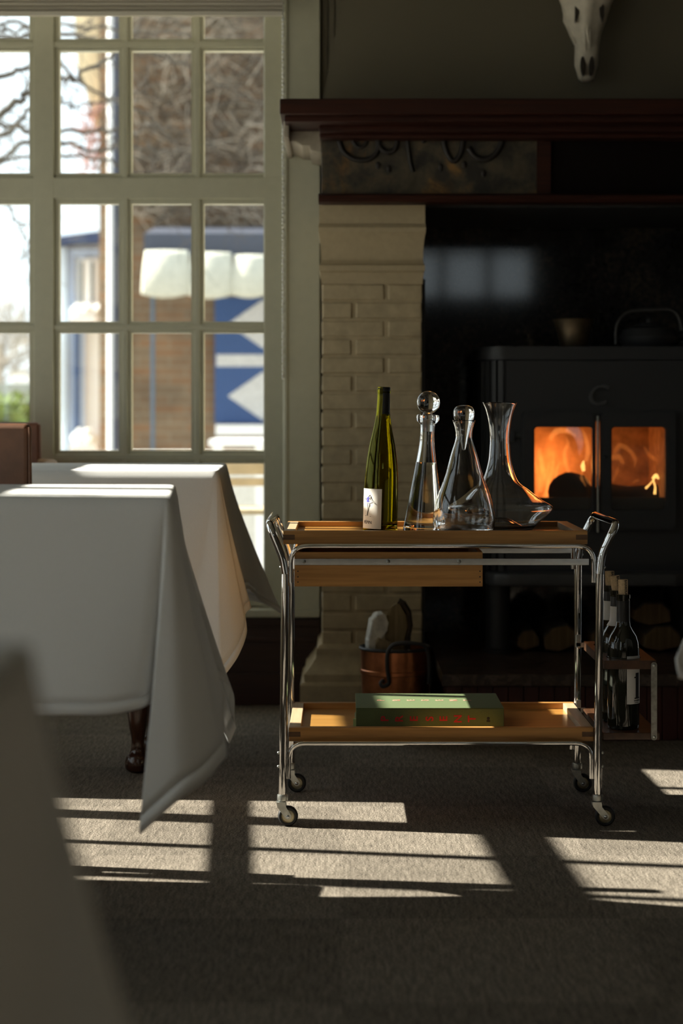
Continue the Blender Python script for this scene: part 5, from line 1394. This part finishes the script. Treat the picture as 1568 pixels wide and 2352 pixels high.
for px in (500, 596):
    for y in (10.28, 10.72): obj('leg', MB().box(X(px - 5, 10.5), X(px + 5, 10.5), y - 0.015, y + 0.015, GZ, Z(1022, 10.5)), M_white, gt, smooth=0)
pw = obj('low_wall', MB().box(X(290, 11.2), X(640, 11.2), 11.2, 11.4, GZ, Z(1036, 11.2), 0.005), plain('pale coping', (0.62, 0.60, 0.55), 0.8)); tag(pw, 'low pale garden wall at the foot of the brick house', 'wall')
hd = MB(); rnd = random.Random(2)
hx0, hx1 = X(-190, 14), X(86, 14)
hd.box(hx0 + .05, hx1 - .05, 14.05, 14.6, GZ, Z(925, 14))
for k in range(2600):
    p = V((rnd.uniform(hx0, hx1), rnd.uniform(13.92, 14.7), rnd.uniform(GZ, Z(912, 14)) + 0.05 * rnd.random()))
    if p.y > 14.1 and p.z < Z(930, 14): p.y = rnd.uniform(13.92, 14.05)
    n = V((rnd.gauss(0, 1), rnd.gauss(0, 1), rnd.gauss(0, 1))).normalized(); t = n.orthogonal().normalized(); q = n.cross(t); s = rnd.uniform(0.02, 0.045)
    vs = [hd.bm.verts.new(p + t * s), hd.bm.verts.new(p + q * s * 0.6), hd.bm.verts.new(p - t * s), hd.bm.verts.new(p - q * s * 0.6)]
    hd.bm.faces.new(vs)
o = obj('hedge', hd, plain('hedge leaves', (0.16, 0.23, 0.045), 0.6, var=0.5, nscale=9), smooth=0); tag(o, 'clipped green hedge outside at the far left', 'hedge')
o = obj('garden_fence', MB().box(X(-200, 20), X(105, 20), 20, 20.1, GZ, Z(880, 20)), plain('grey fence', (0.26, 0.28, 0.25), 0.8), smooth=0); tag(o, 'grey garden fence behind the clipped hedge', 'fence')
fh = thing('distant_house', 'small white house far off above the grey fence', 'house', (X(48, 34), 35, GZ))
obj('wall', MB().box(X(26, 34), X(66, 34), 34, 36, GZ, Z(858, 34)), M_white, fh, smooth=0)
obj('roof', MB().prism([(X(22, 34), Z(860, 34)), (X(70, 34), Z(860, 34)), (X(52, 34), Z(845, 34)), (X(38, 34), Z(845, 34))], 'Y', 33.8, 36.2), plain('pale roof', (0.6, 0.6, 0.58), 0.8), fh, smooth=0)

# bare tree whose branches cross the panes
def tree(name, label, Y, trunk, mains, seed, r0, mat, ntw, twl, twr=0.004, box=None):
    t = thing(name, label, 'tree', (trunk[0].x, trunk[0].y, trunk[0].z))
    rnd = random.Random(seed)
    obj('trunk', MB().tube(spline(trunk, 6), [r0 * (1 - 0.5 * i / (6 * (len(trunk) - 1))) for i in range(6 * (len(trunk) - 1) + 1)], 14), mat, t, smooth=70)
    for pts in mains:
        P = spline(pts[0], 7); n = len(P)
        P = [p + V((rnd.gauss(0, .01), rnd.gauss(0, .02), rnd.gauss(0, .008))) for p in P]
        m = MB().tube(P, [pts[1] * (1 - 0.75 * i / (n - 1)) for i in range(n)], 7)
        for k in range(ntw):
            i = rnd.randrange(2, n); p = P[i]; d = (P[i] - P[i - 1]).normalized()
            a = rnd.choice((-1, 1)) * rnd.uniform(0.4, 1.1); L_ = twl * rnd.uniform(0.4, 1.2)
            d = V((d.x * math.cos(a) - d.z * math.sin(a), d.y + rnd.gauss(0, .35), d.x * math.sin(a) + d.z * math.cos(a))).normalized()
            q = [p]
            for j in range(4):
                d = (d + V((rnd.gauss(0, .22), rnd.gauss(0, .2), rnd.gauss(0, .22) + 0.05))).normalized(); q.append(q[-1] + d * L_ / 4)
            m.tube(q, [twr * (1 - 0.17 * j) for j in range(5)], 4)
            for _ in range(2):
                j = rnd.randrange(1, 4); e = (d + V((rnd.gauss(0, .8), rnd.gauss(0, .4), rnd.gauss(0, .8)))).normalized()
                m.tube([q[j], q[j] + e * L_ * 0.25, q[j] + (e + d * 0.4).normalized() * L_ * 0.45], [twr * 0.6, twr * 0.5, twr * 0.3], 4)
        obj('branch', m, mat, t, smooth=70)
    return t
TY = 9.4
def tp(l): return [at(px, py, TY + dy) for px, py, dy in l]
hub = [(-330, 900, 0), (-300, 640, 0)]
mains = [(tp([(-300, 560, 0), (-150, 300, 0), (0, 180, 0), (66, 152, 0.1), (135, 120, 0.2), (210, 60, 0.3)]), 0.020),
         (tp([(-300, 640, 0), (-120, 380, -.2), (0, 262, -.2), (64, 222, -.1), (140, 190, 0), (190, 168, 0), (262, 120, .2), (330, 40, .3)]), 0.022),
         (tp([(-300, 700, 0), (-120, 420, .2), (0, 312, .2), (65, 298, .3), (140, 300, .4), (235, 300, .5), (310, 300, .6), (360, 288, .7), (440, 305, .8)]), 0.017),
         (tp([(-300, 640, 0), (-100, 300, .4), (30, 288, .4), (100, 215, .4), (140, 232, .4), (180, 247, .4), (265, 228, .5), (350, 200, .6)]), 0.014),
         (tp([(-300, 760, 0), (-60, 420, .5), (80, 320, .6), (150, 328, .6), (205, 347, .6), (300, 335, .7), (350, 348, .7), (430, 338, .8), (560, 330, .9)]), 0.015),
         (tp([(-300, 760, 0), (-100, 480, .1), (0, 462, .1), (30, 500, .1), (58, 540, .1), (66, 600, .1)]), 0.010),
         (tp([(-300, 560, 0), (-100, 150, .5), (100, 80, .6), (250, 100, .7), (380, 130, .8), (520, 200, .9), (640, 260, 1)]), 0.016),
         (tp([(-300, 640, 0), (0, 420, .8), (200, 430, .9), (330, 410, 1), (450, 440, 1.1), (600, 380, 1.2)]), 0.014),
         (tp([(-300, 560, 0), (0, 60, .8), (200, 200, .9), (330, 260, 1), (450, 380, 1.1), (600, 470, 1.2)]), 0.012),
         (tp([(-300, 560, 0), (-100, 80, .1), (0, 70, .1), (120, 60, .1), (300, 70, .2), (480, 90, .3), (640, 150, .3)]), 0.012),
         (tp([(-300, 640, 0), (0, 380, .8), (250, 370, .9), (400, 480, 1), (540, 500, 1.1), (640, 440, 1.2)]), 0.011)]
trunk = [V((at(-330, 950, TY).x, TY, GZ)), at(-322, 800, TY), at(-300, 640, TY), at(-300, 520, TY), at(-260, 200, TY), at(-220, -150, TY)]
tree('bare_tree', 'bare winter tree with thin dark branches crossing the window panes', TY, trunk, mains, 4, 0.11, plain('dark twigs', (0.085, 0.072, 0.058), 0.9, var=0.3), 15, 0.40, 0.0032)
tr2 = [V((at(-5, 950, 24).x, 24, GZ)), at(-2, 870, 24), at(2, 800, 24)]
def t2(l): return [at(px, py, 24) for px, py in l]
tree('small_bare_tree', 'hazy pale bush of bare twigs beyond the hedge', 24, tr2, [(t2([(-3, 880), (-20, 820), (-30, 740)]), 0.03), (t2([(-3, 860), (10, 800), (14, 730)]), 0.03), (t2([(-2, 870), (28, 810), (44, 760)]), 0.03), (t2([(-2, 880), (40, 840), (62, 790)]), 0.025)], 9, 0.08, plain('pale twigs', (0.42, 0.38, 0.33), 0.9), 30, 0.9, 0.010)
